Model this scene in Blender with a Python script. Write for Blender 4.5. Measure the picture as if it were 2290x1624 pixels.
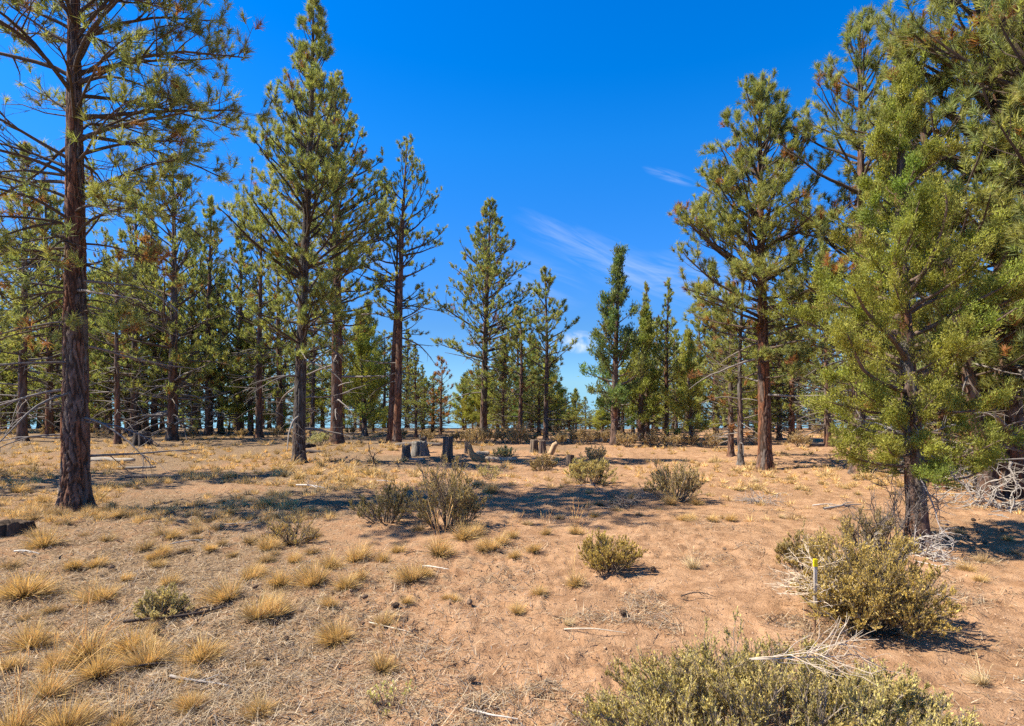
import bpy, math
import numpy as np
from mathutils import Vector

for o in list(bpy.data.objects):
    bpy.data.objects.remove(o)
SC = bpy.context.scene
COL = SC.collection
R = math.radians
# ------------------------------------------------------------------ camera
EYE, FPX, CX, HZ, VW = 1.7, 1272.0, 1144.5, 900.0, 2289.0     # photo read at 2289 px wide
cam = bpy.data.cameras.new('camera')
cam.sensor_width = 36.0
cam.lens = 36.0 * FPX / VW
cam.shift_y = (HZ - 812.0) / VW
cam.clip_start, cam.clip_end = 0.05, 6000
cam_o = bpy.data.objects.new('camera', cam)
COL.objects.link(cam_o)
cam_o.location = (0, 0, EYE)
cam_o.rotation_euler = (R(90), 0, 0)
SC.camera = cam_o
# ------------------------------------------------------------------ light
SUN_EL, SUN_AZ = 50.0, -95.0          # azimuth from +Y towards +X
sv = Vector((math.sin(R(SUN_AZ)) * math.cos(R(SUN_EL)), math.cos(R(SUN_AZ)) * math.cos(R(SUN_EL)), math.sin(R(SUN_EL))))
sun = bpy.data.lights.new('sun', 'SUN')
sun.energy, sun.angle, sun.color = 5.0, R(0.53), (1.0, 0.925, 0.78)
sun_o = bpy.data.objects.new('sun', sun)
COL.objects.link(sun_o)
sun_o.rotation_euler = (-sv).to_track_quat('-Z', 'Y').to_euler()
sun_o.location = (-20, 0, 30)

world = bpy.data.worlds.new('World')
SC.world = world
world.use_nodes = True
nt = world.node_tree
N, LK = nt.nodes, nt.links


def nmath(nt, op, a, b=None, clamp=False):
    n = nt.nodes.new('ShaderNodeMath')
    n.operation, n.use_clamp = op, clamp
    for i, v in enumerate((a, b)):
        if v is None:
            continue
        if isinstance(v, (int, float)):
            n.inputs[i].default_value = v
        else:
            nt.links.new(v, n.inputs[i])
    return n.outputs[0]


def nmix(nt, fac, a, b, mode='MIX'):
    n = nt.nodes.new('ShaderNodeMix')
    n.data_type, n.blend_type = 'RGBA', mode
    for s, v in ((n.inputs[0], fac), (n.inputs[6], a), (n.inputs[7], b)):
        if isinstance(v, (int, float)):
            s.default_value = v
        elif isinstance(v, tuple):
            s.default_value = (*v[:3], 1)
        else:
            nt.links.new(v, s)
    return n.outputs[2]


def nramp(nt, fac, stops):
    n = nt.nodes.new('ShaderNodeValToRGB')
    e = n.color_ramp.elements
    while len(e) < len(stops):
        e.new(0.5)
    for el, (p, c) in zip(e, stops):
        el.position = p
        el.color = (*c, 1) if isinstance(c, tuple) else (c, c, c, 1)
    nt.links.new(fac, n.inputs[0])
    return n.outputs[0]


def nnoise(nt, vec, scale, detail=4, rough=0.55, dist=0.0):
    n = nt.nodes.new('ShaderNodeTexNoise')
    n.inputs['Scale'].default_value = scale
    n.inputs['Detail'].default_value = detail
    n.inputs['Roughness'].default_value = rough
    n.inputs['Distortion'].default_value = dist
    nt.links.new(vec, n.inputs['Vector'])
    return n.outputs['Fac']


def build_sky():
    bg = N['Background']
    tc = N.new('ShaderNodeTexCoord')
    sp = N.new('ShaderNodeSeparateXYZ')
    LK.new(tc.outputs['Generated'], sp.inputs[0])
    cb = N.new('ShaderNodeCombineXYZ')
    LK.new(sp.outputs[0], cb.inputs[0])
    LK.new(sp.outputs[1], cb.inputs[1])
    LK.new(nmath(nt, 'MAXIMUM', sp.outputs[2], 0.035), cb.inputs[2])
    sky = N.new('ShaderNodeTexSky')
    sky.sky_type = 'NISHITA'
    sky.sun_disc = False
    sky.sun_elevation, sky.sun_rotation = R(SUN_EL), R(SUN_AZ)
    sky.altitude, sky.air_density, sky.dust_density, sky.ozone_density = 1100, 1.0, 0.25, 2.0
    LK.new(cb.outputs[0], sky.inputs[0])
    hs = N.new('ShaderNodeHueSaturation')
    hs.inputs['Hue'].default_value = 0.5
    hs.inputs['Saturation'].default_value = SKY_SAT
    hs.inputs['Value'].default_value = SKY_VAL
    LK.new(sky.outputs[0], hs.inputs['Color'])
    # deep mountain-air blue: tint by height above the horizon, the same all round
    tint = nramp(nt, nmath(nt, 'MAXIMUM', sp.outputs[2], 0.035),
                 [(.05, (.22, .34, .52)), (.13, (.31, .38, .50)), (.24, (.48, .54, .70)), (.41, (.70, .71, .84)), (.60, (.73, .71, .90)), (1.0, (.55, .34, .42))])
    skyc = nmix(nt, 1.0, hs.outputs[0], tint, 'MULTIPLY')
    # thin cirrus, placed by direction in the sky
    yy = nmath(nt, 'MAXIMUM', sp.outputs[1], 0.05)
    px = nmath(nt, 'DIVIDE', sp.outputs[0], yy)
    pz = nmath(nt, 'DIVIDE', sp.outputs[2], yy)

    def streak(cx, cz, ang, la, lb, scale, thr, amt):
        c, s = math.cos(ang), math.sin(ang)
        dx, dz = nmath(nt, 'SUBTRACT', px, cx), nmath(nt, 'SUBTRACT', pz, cz)
        u = nmath(nt, 'ADD', nmath(nt, 'MULTIPLY', dx, c), nmath(nt, 'MULTIPLY', dz, s))
        v = nmath(nt, 'SUBTRACT', nmath(nt, 'MULTIPLY', dz, c), nmath(nt, 'MULTIPLY', dx, s))
        un, vn = nmath(nt, 'DIVIDE', u, la), nmath(nt, 'DIVIDE', v, lb)
        r2 = nmath(nt, 'ADD', nmath(nt, 'MULTIPLY', un, un), nmath(nt, 'MULTIPLY', vn, vn))
        mask = nmath(nt, 'SUBTRACT', 1.0, r2, True)
        cv = N.new('ShaderNodeCombineXYZ')
        LK.new(nmath(nt, 'MULTIPLY', u, scale[0]), cv.inputs[0])
        LK.new(nmath(nt, 'MULTIPLY', v, scale[1]), cv.inputs[1])
        n = nnoise(nt, cv.outputs[0], 1.0, 6, 0.6, 0.6)
        n = nmath(nt, 'MULTIPLY', nmath(nt, 'SUBTRACT', n, thr), 3.0, True)
        return nmath(nt, 'MULTIPLY', nmath(nt, 'MULTIPLY', n, mask), amt)

    def d(u, v):
        return (u - CX) / FPX, (HZ - v) / FPX
    cl = []
    for (u, v, a, la, lb, sc, th, am) in (
            (1370, 590, -0.42, 0.20, 0.045, (7, 60), 0.40, 0.20),
            (1330, 560, -0.5, 0.16, 0.02, (9, 90), 0.38, 0.16),
            (1500, 395, -0.30, 0.055, 0.012, (14, 120), 0.40, 0.22),
            (1295, 765, 0.0, 0.035, 0.022, (40, 50), 0.36, 0.8),
            (800, 560, -0.2, 0.10, 0.03, (9, 50), 0.40, 0.25),
            (1180, 620, -0.35, 0.12, 0.05, (6, 40), 0.42, 0.2),
            (1560, 630, -0.2, 0.16, 0.05, (6, 40), 0.40, 0.3)):
        x, z = d(u, v)
        cl.append(streak(x, z, a, la, lb, sc, th, am))
    tot = cl[0]
    for c in cl[1:]:
        tot = nmath(nt, 'ADD', tot, c, True)
    front = nmath(nt, 'GREATER_THAN', sp.outputs[1], 0.06)
    tot = nmath(nt, 'MULTIPLY', tot, front)
    k = 3.6
    out = nmix(nt, tot, skyc, (k, k * 1.05, k * 1.12))
    LK.new(out, bg.inputs[0])
    bg.inputs[1].default_value = 0.15


SKY_SAT, SKY_VAL = 1.46, 1.04
build_sky()
vs = SC.view_settings
vs.view_transform, vs.look, vs.exposure, vs.gamma = 'Standard', 'None', 1.0, 1.0
vs.use_curve_mapping = False
SC.render.engine = 'CYCLES'
SC.cycles.use_denoising = False
SC.cycles.use_adaptive_sampling = True
SC.cycles.adaptive_threshold = 0.02
SC.cycles.max_bounces = 4
SC.cycles.diffuse_bounces = 2
SC.cycles.glossy_bounces = 1
SC.cycles.transmission_bounces = 2
SC.cycles.sample_clamp_indirect = 4.0

# ------------------------------------------------------------------ helpers


def hash2(ix, iy, seed):
    h = (ix.astype(np.int64) * 374761393 + iy.astype(np.int64) * 668265263 + seed * 1442695041) & 0xFFFFFFFF
    h = ((h ^ (h >> 13)) * 1274126177) & 0xFFFFFFFF
    h = ((h ^ (h >> 16)) * 2246822519) & 0xFFFFFFFF
    return ((h ^ (h >> 15)) & 0xFFFFFF) / float(0x1000000)


def vn(x, y, seed=0):
    x, y = np.asarray(x, float), np.asarray(y, float)
    ix, iy = np.floor(x), np.floor(y)
    fx, fy = x - ix, y - iy
    fx, fy = fx * fx * (3 - 2 * fx), fy * fy * (3 - 2 * fy)
    a, b = hash2(ix, iy, seed), hash2(ix + 1, iy, seed)
    c, d = hash2(ix, iy + 1, seed), hash2(ix + 1, iy + 1, seed)
    return (a + (b - a) * fx) * (1 - fy) + (c + (d - c) * fx) * fy - 0.5


def cells(x, y, seed, wrapx=None):
    """F1, F2 and the random value of the nearest jittered cell"""
    ix, iy = np.floor(x), np.floor(y)
    f1 = np.full(x.shape, 9.0)
    f2 = np.full(x.shape, 9.0)
    idv = np.zeros(x.shape)
    for dx in (-1, 0, 1):
        for dy in (-1, 0, 1):
            cx, cy = ix + dx, iy + dy
            hx = np.mod(cx, wrapx) if wrapx else cx
            px = cx + 0.15 + 0.7 * hash2(hx, cy, seed)
            py = cy + 0.15 + 0.7 * hash2(hx, cy, seed + 7)
            dd = np.hypot(x - px, y - py)
            near = dd < f1
            f2 = np.where(near, f1, np.minimum(f2, dd))
            idv = np.where(near, hash2(hx, cy, seed + 13), idv)
            f1 = np.where(near, dd, f1)
    return f1, f2, idv


def smooth(a, b, x):
    t = np.clip((x - a) / (b - a), 0, 1)
    return t * t * (3 - 2 * t)


CREST = 24.0


def ground_base(x, y):
    d = np.maximum(np.asarray(y, float) - CREST, 0)
    lim = 34.0
    z = np.where(d < lim, -0.00088 * d * d, -0.00088 * lim * lim - 0.00176 * lim * (d - lim))
    far = np.hypot(x, y)
    return z * 1.0 + 0.0 * far


def ground_z(x, y):
    x, y = np.asarray(x, float), np.asarray(y, float)
    z = ground_base(x, y)
    fade = smooth(400, 80, np.hypot(x, y))
    z = z + fade * (0.16 * vn(x / 5.1 + 3, y / 5.1, 1) + 0.07 * vn(x / 1.7, y / 1.7 + 9, 2))
    near = smooth(40, 15, np.hypot(x, y))
    z = z + near * (0.035 * vn(x / .62, y / .62, 3) + 0.018 * vn(x / .27, y / .27, 4))
    return z


def ground_fine(x, y):
    near = smooth(36, 14, np.hypot(x, y))
    crust = smooth(-0.05, 0.3, vn(x / .9, y / .9, 11) + 0.4 * vn(x / .3, y / .3, 12))
    r1 = np.abs(vn(x / .11, y / .11, 5)) * 2
    r2 = np.abs(vn(x / .052, y / .052, 6)) * 2
    sc = smooth(-.03, .05, vn(x / .19 + .3 * vn(x / .3, y / .3, 61), y / .12, 62)) * smooth(-.25, .1, vn(x / 1.3, y / 1.3, 63))
    return near * (0.022 * (sc - .5) + (0.010 + 0.036 * crust) * (r1 - .5) + (0.006 + 0.022 * crust) * (r2 - .5))


def at(u, v, dist=None):
    """photo pixel -> point on the ground along that ray (or at a given depth)"""
    sx, sz = (u - CX) / FPX, (HZ - v) / FPX
    if dist is None:
        dist = 3.0
        for d in np.arange(1.5, 60, 0.02):
            if EYE + sz * d <= float(ground_base(sx * d, d)):
                dist = d
                break
        else:
            dist = 50.0
    x, y = sx * dist, dist
    return np.array((x, y, float(ground_z(x, y))))


def mesh_np(name, V, quads=None, tris=None, col=None, smooth_f=True, mat=None):
    me = bpy.data.meshes.new(name)
    V = np.asarray(V, np.float32)
    nq = 0 if quads is None else len(quads)
    nt_ = 0 if tris is None else len(tris)
    parts = []
    if nq:
        parts.append(np.asarray(quads, np.int32).ravel())
    if nt_:
        parts.append(np.asarray(tris, np.int32).ravel())
    loops = np.concatenate(parts) if parts else np.zeros(0, np.int32)
    starts = np.concatenate([np.arange(nq) * 4, nq * 4 + np.arange(nt_) * 3]).astype(np.int32)
    me.vertices.add(len(V))
    me.vertices.foreach_set('co', V.ravel())
    me.loops.add(len(loops))
    me.loops.foreach_set('vertex_index', loops)
    me.polygons.add(nq + nt_)
    me.polygons.foreach_set('loop_start', starts)
    me.polygons.foreach_set('use_smooth', np.full(nq + nt_, smooth_f, bool))
    if col is not None:
        a = me.color_attributes.new('Col', 'FLOAT_COLOR', 'POINT')
        c = np.ones((len(V), 4), np.float32)
        c[:, :3] = np.clip(col, 0, 1)
        a.data.foreach_set('color', c.ravel())
    me.update(calc_edges=True)
    if mat:
        me.materials.append(mat)
    return me


class MB:
    def __init__(self):
        self.v, self.q, self.t, self.c, self.n = [], [], [], [], 0

    def add(self, V, quads=None, tris=None, col=(.5, .5, .5)):
        V = np.asarray(V, float).reshape(-1, 3)
        if len(V) == 0:
            return
        self.v.append(V)
        c = np.asarray(col, float)
        self.c.append(np.broadcast_to(c, (len(V), 3)).copy())
        if quads is not None and len(quads):
            self.q.append(np.asarray(quads) + self.n)
        if tris is not None and len(tris):
            self.t.append(np.asarray(tris) + self.n)
        self.n += len(V)

    def mesh(self, name, mat, smooth_f=True):
        if not self.v:
            return None
        return mesh_np(name, np.concatenate(self.v), np.concatenate(self.q) if self.q else None,
                       np.concatenate(self.t) if self.t else None, np.concatenate(self.c), smooth_f, mat)


def link(name, me, parent=None, loc=None, rz=0.0, scale=None):
    o = bpy.data.objects.new(name, me)
    COL.objects.link(o)
    if parent:
        o.parent = parent
    if loc is not None:
        o.location = loc
    if rz:
        o.rotation_euler[2] = rz
    if scale is not None:
        o.scale = (scale, scale, scale) if isinstance(scale, (int, float)) else scale
    return o


def tag(o, label, cat, group=None, kind=None):
    if label:
        o['label'] = label
    if cat:
        o['category'] = cat
    if group:
        o['group'] = group
    if kind:
        o['kind'] = kind
    return o


def thing(name, label, cat, loc, rz=0.0, scale=None, group=None):
    return tag(link(name, None, None, loc, rz, scale), label, cat, group)


def norm(a):
    return a / np.maximum(np.linalg.norm(a, axis=-1, keepdims=True), 1e-9)


def polylines(P0, D0, L, n, bend, wob, rng):
    """m polylines of n+1 points; bend = pull along z (scalar or per line)"""
    m = len(P0)
    D = norm(np.asarray(D0, float))
    out = np.empty((m, n + 1, 3))
    out[:, 0] = P0
    bend = np.broadcast_to(np.asarray(bend, float), (m,))
    st = (np.asarray(L, float) / n)[:, None]
    for i in range(n):
        D = norm(D + rng.normal(0, wob, (m, 3)) + np.array((0, 0, 1.0)) * (bend / n)[:, None])
        out[:, i + 1] = out[:, i] + D * st
    return out


def pl_eval(pl, idx, s):
    n = pl.shape[1] - 1
    f = np.clip(s, 0, 0.9999) * n
    i = f.astype(int)
    f = (f - i)[:, None]
    a, b = pl[idx, i], pl[idx, i + 1]
    return a + (b - a) * f, norm(b - a)


def tubes(pl, r0, r1, k, power=1.0):
    """vertices, quads for m tapered tubes -> (m, n, k) layout"""
    m, n, _ = pl.shape
    T = np.empty_like(pl)
    T[:, 1:-1] = pl[:, 2:] - pl[:, :-2]
    T[:, 0], T[:, -1] = pl[:, 1] - pl[:, 0], pl[:, -1] - pl[:, -2]
    T = norm(T)
    ref = np.where(np.abs(T[:, :1, 2:3]) > 0.8, np.array((1.0, 0, 0)), np.array((0, 0, 1.0)))
    A = norm(np.cross(T, np.broadcast_to(ref, T.shape)))
    B = np.cross(T, A)
    s = np.linspace(0, 1, n) ** power
    r = np.asarray(r0)[:, None] * (1 - s) + np.asarray(r1)[:, None] * s
    th = np.arange(k) * 2 * math.pi / k
    V = pl[:, :, None] + r[:, :, None, None] * (A[:, :, None] * np.cos(th)[:, None] + B[:, :, None] * np.sin(th)[:, None])
    base = (np.arange(m) * n * k)[:, None, None]
    i = np.arange(n - 1)[None, :, None] * k
    j = np.arange(k)[None, None, :]
    j2 = (j + 1) % k
    q = np.stack([base + i + j, base + i + j2, base + i + k + j2, base + i + k + j], -1).reshape(-1, 4)
    return V.reshape(-1, 3), q


def rand_unit(n, rng):
    return norm(rng.normal(size=(n, 3)))


def blades3(B, D, L, W, rng, side=None):
    """one thin triangle per needle/leaf: base points, directions, lengths, widths"""
    n = len(B)
    s = side if side is not None else norm(np.cross(D, rand_unit(n, rng)))
    w = np.asarray(W)
    w = w[:, None] if w.ndim else w
    V = np.empty((n, 3, 3))
    V[:, 0] = B - s * w * .5
    V[:, 1] = B + s * w * .5
    V[:, 2] = B + D * np.asarray(L).reshape(-1, 1)
    return V.reshape(-1, 3), np.arange(n * 3).reshape(-1, 3)


# ------------------------------------------------------------------ materials


def new_mat(name):
    m = bpy.data.materials.new(name)
    m.use_nodes = True
    t = m.node_tree
    return m, t, t.nodes['Principled BSDF'], t.nodes['Material Output']


def col_attr(t):
    a = t.nodes.new('ShaderNodeAttribute')
    a.attribute_name = 'Col'
    return a.outputs['Color']


def mat_leaf(name, rough=0.55, transl=0.25, tcol=(1.15, 1.2, .6)):
    m, t, b, out = new_mat(name)
    c = col_attr(t)
    g = t.nodes.new('ShaderNodeNewGeometry')
    c2 = nmix(t, 1.0, c, nramp(t, nnoise(t, g.outputs['Position'], 7.0, 2), [(0.25, .72), (0.75, 1.28)]), 'MULTIPLY')
    t.links.new(c2, b.inputs['Base Color'])
    b.inputs['Roughness'].default_value = rough
    b.inputs['Specular IOR Level'].default_value = 0.15
    tr = t.nodes.new('ShaderNodeBsdfTranslucent')
    t.links.new(nmix(t, 1.0, c2, tcol, 'MULTIPLY'), tr.inputs[0])
    ms = t.nodes.new('ShaderNodeMixShader')
    ms.inputs[0].default_value = transl
    t.links.new(b.outputs[0], ms.inputs[1])
    t.links.new(tr.outputs[0], ms.inputs[2])
    t.links.new(ms.outputs[0], out.inputs[0])
    return m


def mat_wood(name, scale=(30, 30, 6), bump=0.4, dist=0.01, rough=0.9, var=(.6, 1.35)):
    m, t, b, out = new_mat(name)
    c = col_attr(t)
    tc = t.nodes.new('ShaderNodeTexCoord')
    mp = t.nodes.new('ShaderNodeMapping')
    mp.inputs['Scale'].default_value = scale
    t.links.new(tc.outputs['Object'], mp.inputs[0])
    n = nnoise(t, mp.outputs[0], 1.0, 6, 0.65, 0.4)
    c2 = nmix(t, 1.0, c, nramp(t, n, [(0.28, var[0]), (0.72, var[1])]), 'MULTIPLY')
    t.links.new(c2, b.inputs['Base Color'])
    b.inputs['Roughness'].default_value = rough
    b.inputs['Specular IOR Level'].default_value = 0.2
    bp = t.nodes.new('ShaderNodeBump')
    bp.inputs['Strength'].default_value = bump
    bp.inputs['Distance'].default_value = dist
    t.links.new(n, bp.inputs['Height'])
    t.links.new(bp.outputs[0], b.inputs['Normal'])
    return m


M_NEEDLE = mat_leaf('pine_needles', 0.5, 0.42, (1.1, 1.15, .6))
M_JUNI = mat_leaf('juniper_scales', 0.6, 0.40, (1.15, 1.2, .5))
M_LEAF = mat_leaf('shrub_leaves', 0.65, 0.30, (1.1, 1.1, .7))
M_GRASS = mat_leaf('dry_grass', 0.6, 0.30, (1.1, 1.0, .75))
M_BARK = mat_wood('bark', (28, 28, 9), 0.55, 0.012)
M_TWIG = mat_wood('twig_bark', (40, 40, 40), 0.2, 0.004)
M_GREYWOOD = mat_wood('weathered_wood', (55, 55, 5), 0.7, 0.012, 0.9, (.5, 1.4))
M_LOG = mat_wood('weathered_log', (5, 55, 55), 0.7, 0.012, 0.9, (.5, 1.4))
M_PAINT = mat_wood('yellow_paint', (60, 60, 60), 0.1, 0.002, 0.6, (.85, 1.1))
M_CONE = mat_wood('cone_scales', (90, 90, 90), 0.3, 0.003)


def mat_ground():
    m, t, b, out = new_mat('dirt')
    g = t.nodes.new('ShaderNodeNewGeometry')
    p = g.outputs['Position']
    a = t.nodes.new('ShaderNodeAttribute')
    a.attribute_name = 'Col'
    duff = a.outputs['Color']            # red channel: needle litter cover
    sp = t.nodes.new('ShaderNodeSeparateColor')
    t.links.new(duff, sp.inputs[0])
    n1 = nnoise(t, p, 0.8, 5, .6)
    n2 = nnoise(t, p, 5.0, 6, .65, .3)
    n3 = nnoise(t, p, 28.0, 5, .7)
    n4 = nnoise(t, p, 95.0, 3, .6)
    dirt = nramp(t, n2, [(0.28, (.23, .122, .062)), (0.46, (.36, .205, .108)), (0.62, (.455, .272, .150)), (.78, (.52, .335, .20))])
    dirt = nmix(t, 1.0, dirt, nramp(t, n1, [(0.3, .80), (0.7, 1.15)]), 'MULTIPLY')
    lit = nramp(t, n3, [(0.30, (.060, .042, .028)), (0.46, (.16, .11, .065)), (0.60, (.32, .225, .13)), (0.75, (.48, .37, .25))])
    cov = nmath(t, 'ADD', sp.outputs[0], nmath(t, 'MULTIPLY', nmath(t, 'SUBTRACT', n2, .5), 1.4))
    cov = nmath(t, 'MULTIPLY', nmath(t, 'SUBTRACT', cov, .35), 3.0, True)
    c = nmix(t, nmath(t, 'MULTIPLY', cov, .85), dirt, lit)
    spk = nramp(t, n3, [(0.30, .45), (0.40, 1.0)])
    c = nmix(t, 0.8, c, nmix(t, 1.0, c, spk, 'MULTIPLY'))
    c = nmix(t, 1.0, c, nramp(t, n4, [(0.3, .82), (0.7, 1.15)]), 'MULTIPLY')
    t.links.new(c, b.inputs['Base Color'])
    b.inputs['Roughness'].default_value = 0.95
    b.inputs['Specular IOR Level'].default_value = 0.1
    h = nmath(t, 'ADD', nmath(t, 'MULTIPLY', n3, 1.0), nmath(t, 'MULTIPLY', n4, .4))
    bp = t.nodes.new('ShaderNodeBump')
    bp.inputs['Strength'].default_value = 0.8
    bp.inputs['Distance'].default_value = 0.03
    t.links.new(h, bp.inputs['Height'])
    t.links.new(bp.outputs[0], b.inputs['Normal'])
    return m


M_DIRT = mat_ground()

# ------------------------------------------------------------------ ground


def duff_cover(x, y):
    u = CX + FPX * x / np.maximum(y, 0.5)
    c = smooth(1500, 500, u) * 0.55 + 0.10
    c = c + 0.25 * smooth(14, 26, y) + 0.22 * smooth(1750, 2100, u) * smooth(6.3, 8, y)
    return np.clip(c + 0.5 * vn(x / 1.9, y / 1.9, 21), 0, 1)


def build_ground():
    rr = [0.0]
    r = 0.4
    while r < 1.6:
        rr.append(r); r += 0.12
    while r < 45:
        rr.append(r); r *= 1.0104
    while r < 3000:
        rr.append(r); r *= 1.12
    rr = np.array(rr[1:])
    dense = np.arange(-58, 58.01, 0.27)
    rest = np.arange(62, 300, 4.0)
    ang = np.radians(np.concatenate([dense, rest]))          # from +Y clockwise
    na, nr = len(ang), len(rr)
    X = rr[:, None] * np.sin(ang)[None]
    Y = rr[:, None] * np.cos(ang)[None]
    Z = ground_z(X, Y) + ground_fine(X, Y)
    V = np.stack([X, Y, Z], -1).reshape(-1, 3)
    V = np.vstack([V, [[0, 0, float(ground_z(0, 0))]]])
    i = np.arange(nr - 1)[:, None] * na
    j = np.arange(na)[None]
    j2 = (j + 1) % na
    q = np.stack([i + j, i + na + j, i + na + j2, i + j2], -1).reshape(-1, 4)
    jj = np.arange(na)
    tr = np.stack([np.full(na, nr * na), jj, (jj + 1) % na], -1)
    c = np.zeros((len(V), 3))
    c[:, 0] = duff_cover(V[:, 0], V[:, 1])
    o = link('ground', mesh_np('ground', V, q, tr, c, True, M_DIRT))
    tag(o, None, None, None, 'structure')


build_ground()

# ------------------------------------------------------------------ trees
GREY = np.array((.27, .24, .21))
REDBARK = np.array((.21, .090, .046))


def trunk_path(H, lean, wob, rng):
    a = rng.uniform(0, 6.28, 4)

    def f(h):
        h = np.asarray(h, float)
        s = h / H
        x = lean[0] * s + wob * (np.sin(s * 5.1 + a[0]) - math.sin(a[0])) * s
        y = lean[1] * s + wob * (np.sin(s * 4.3 + a[1]) - math.sin(a[1])) * s
        return np.stack([x, y, h], -1)
    return f


def make_trunk(path, H, r0, k, nz, relief, rng, hue=0.5, flare=.45, dark=1.0, twist=0.0, seed=1):
    h = np.concatenate([[-0.18], H * np.linspace(0, 1, nz) ** 1.25])
    C = path(np.maximum(h, 0))
    C[0, 2] = h[0]
    s = np.clip(h / H, 0, 1)
    r = r0 * (1 - s) ** 0.8 + 0.012 + r0 * flare * np.exp(-np.maximum(h, 0) / (r0 * 1.1))
    th = np.linspace(0, 2 * math.pi, k, endpoint=False)
    TH, HH = np.meshgrid(th, h)
    lob = 1 + 0.13 * np.exp(-np.maximum(HH, 0) / (r0 * 1.6)) * np.cos(5 * TH + seed) + .05 * np.cos(3 * TH + seed * 2 + HH * twist)
    RR = r[:, None] * lob
    ncell = max(5, int(round(2 * math.pi * r0 / 0.105)))
    ct, st_ = np.cos(TH) * 1.7, np.sin(TH) * 1.7
    x = TH / (2 * math.pi) * ncell + 1.5 * vn(HH * 2.1 + ct, st_ + HH * .7, seed) + .7 * vn(HH * 7 + ct * 2, st_ * 2, seed + 2)
    f1, f2, idv = cells(x, HH / 0.52 + 1.3 * vn(ct * 2.2, st_ * 2.2 + HH * 2.5, seed + 4) + .35 * vn(ct * 6, st_ * 6 + HH * 9, seed + 6), seed, ncell)
    edge = smooth(0.0, 0.36, f2 - f1 + .28 * vn(ct * 9, st_ * 9 + HH * 14, seed + 8))
    g1, g2, id2 = cells(x * 2.6, HH / 0.11 + vn(ct * 4, st_ * 4 + HH * 6, seed + 3), seed + 5)
    rl = relief * np.clip(r[:, None] / r0, .3, 1)
    RR = RR - rl * (1 - edge) + rl * 0.35 * (idv - .5) + rl * .25 * (smooth(0, .3, g2 - g1) - .5)
    V = np.stack([C[:, None, 0] + RR * np.cos(TH), C[:, None, 1] + RR * np.sin(TH), np.broadcast_to(C[:, None, 2], RR.shape)], -1)
    mixv = np.clip(hue + 0.9 * (idv - .5) + .6 * vn(TH * 1.2, HH / .8, seed + 9), 0, 1)[..., None]
    plate = REDBARK * mixv + GREY * .52 * (1 - mixv)
    plate = plate * (0.75 + 0.5 * id2[..., None])
    fur = np.array((.040, .024, .016))
    c = fur + (plate - fur) * (0.1 + 0.9 * edge[..., None])
    n = nz + 1
    i = np.arange(n - 1)[:, None] * k
    j = np.arange(k)[None]
    j2 = (j + 1) % k
    q = np.stack([i + j, i + j2, i + k + j2, i + k + j], -1).reshape(-1, 4)
    return V.reshape(-1, 3), q, c.reshape(-1, 3) * dark


def needle_tufts(mb, P, D, S, C, n, length, width, rng, spread=(6, 74)):
    m = len(P)
    if m == 0:
        return
    A = norm(np.cross(D, rand_unit(m, rng)))
    B = np.cross(D, A)
    th = rng.uniform(0, 2 * math.pi, (m, n))
    ph = np.radians(rng.uniform(spread[0], spread[1], (m, n)))
    dd = D[:, None] * np.cos(ph)[..., None] + np.sin(ph)[..., None] * (A[:, None] * np.cos(th)[..., None] + B[:, None] * np.sin(th)[..., None])
    dd = norm(dd + np.array((0, 0, -0.06)))
    off = rng.uniform(-0.75, .12, (m, n)) * length * S[:, None]
    base = P[:, None] + D[:, None] * off[..., None]
    L = length * S[:, None] * rng.uniform(.7, 1.1, (m, n))
    V, t = blades3(base.reshape(-1, 3), dd.reshape(-1, 3), L.ravel(), np.full(m * n, width), rng)
    col = np.repeat(C[:, None] * rng.uniform(.8, 1.2, (m, n, 1)), 3, axis=1)
    col = col.reshape(-1, 3)
    mb.add(V, None, t, col)


PINE_G = np.array((.47, .43, .135))
PINE_B = np.array((.26, .315, .125))
DEADN = np.array((.42, .20, .085))


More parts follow.
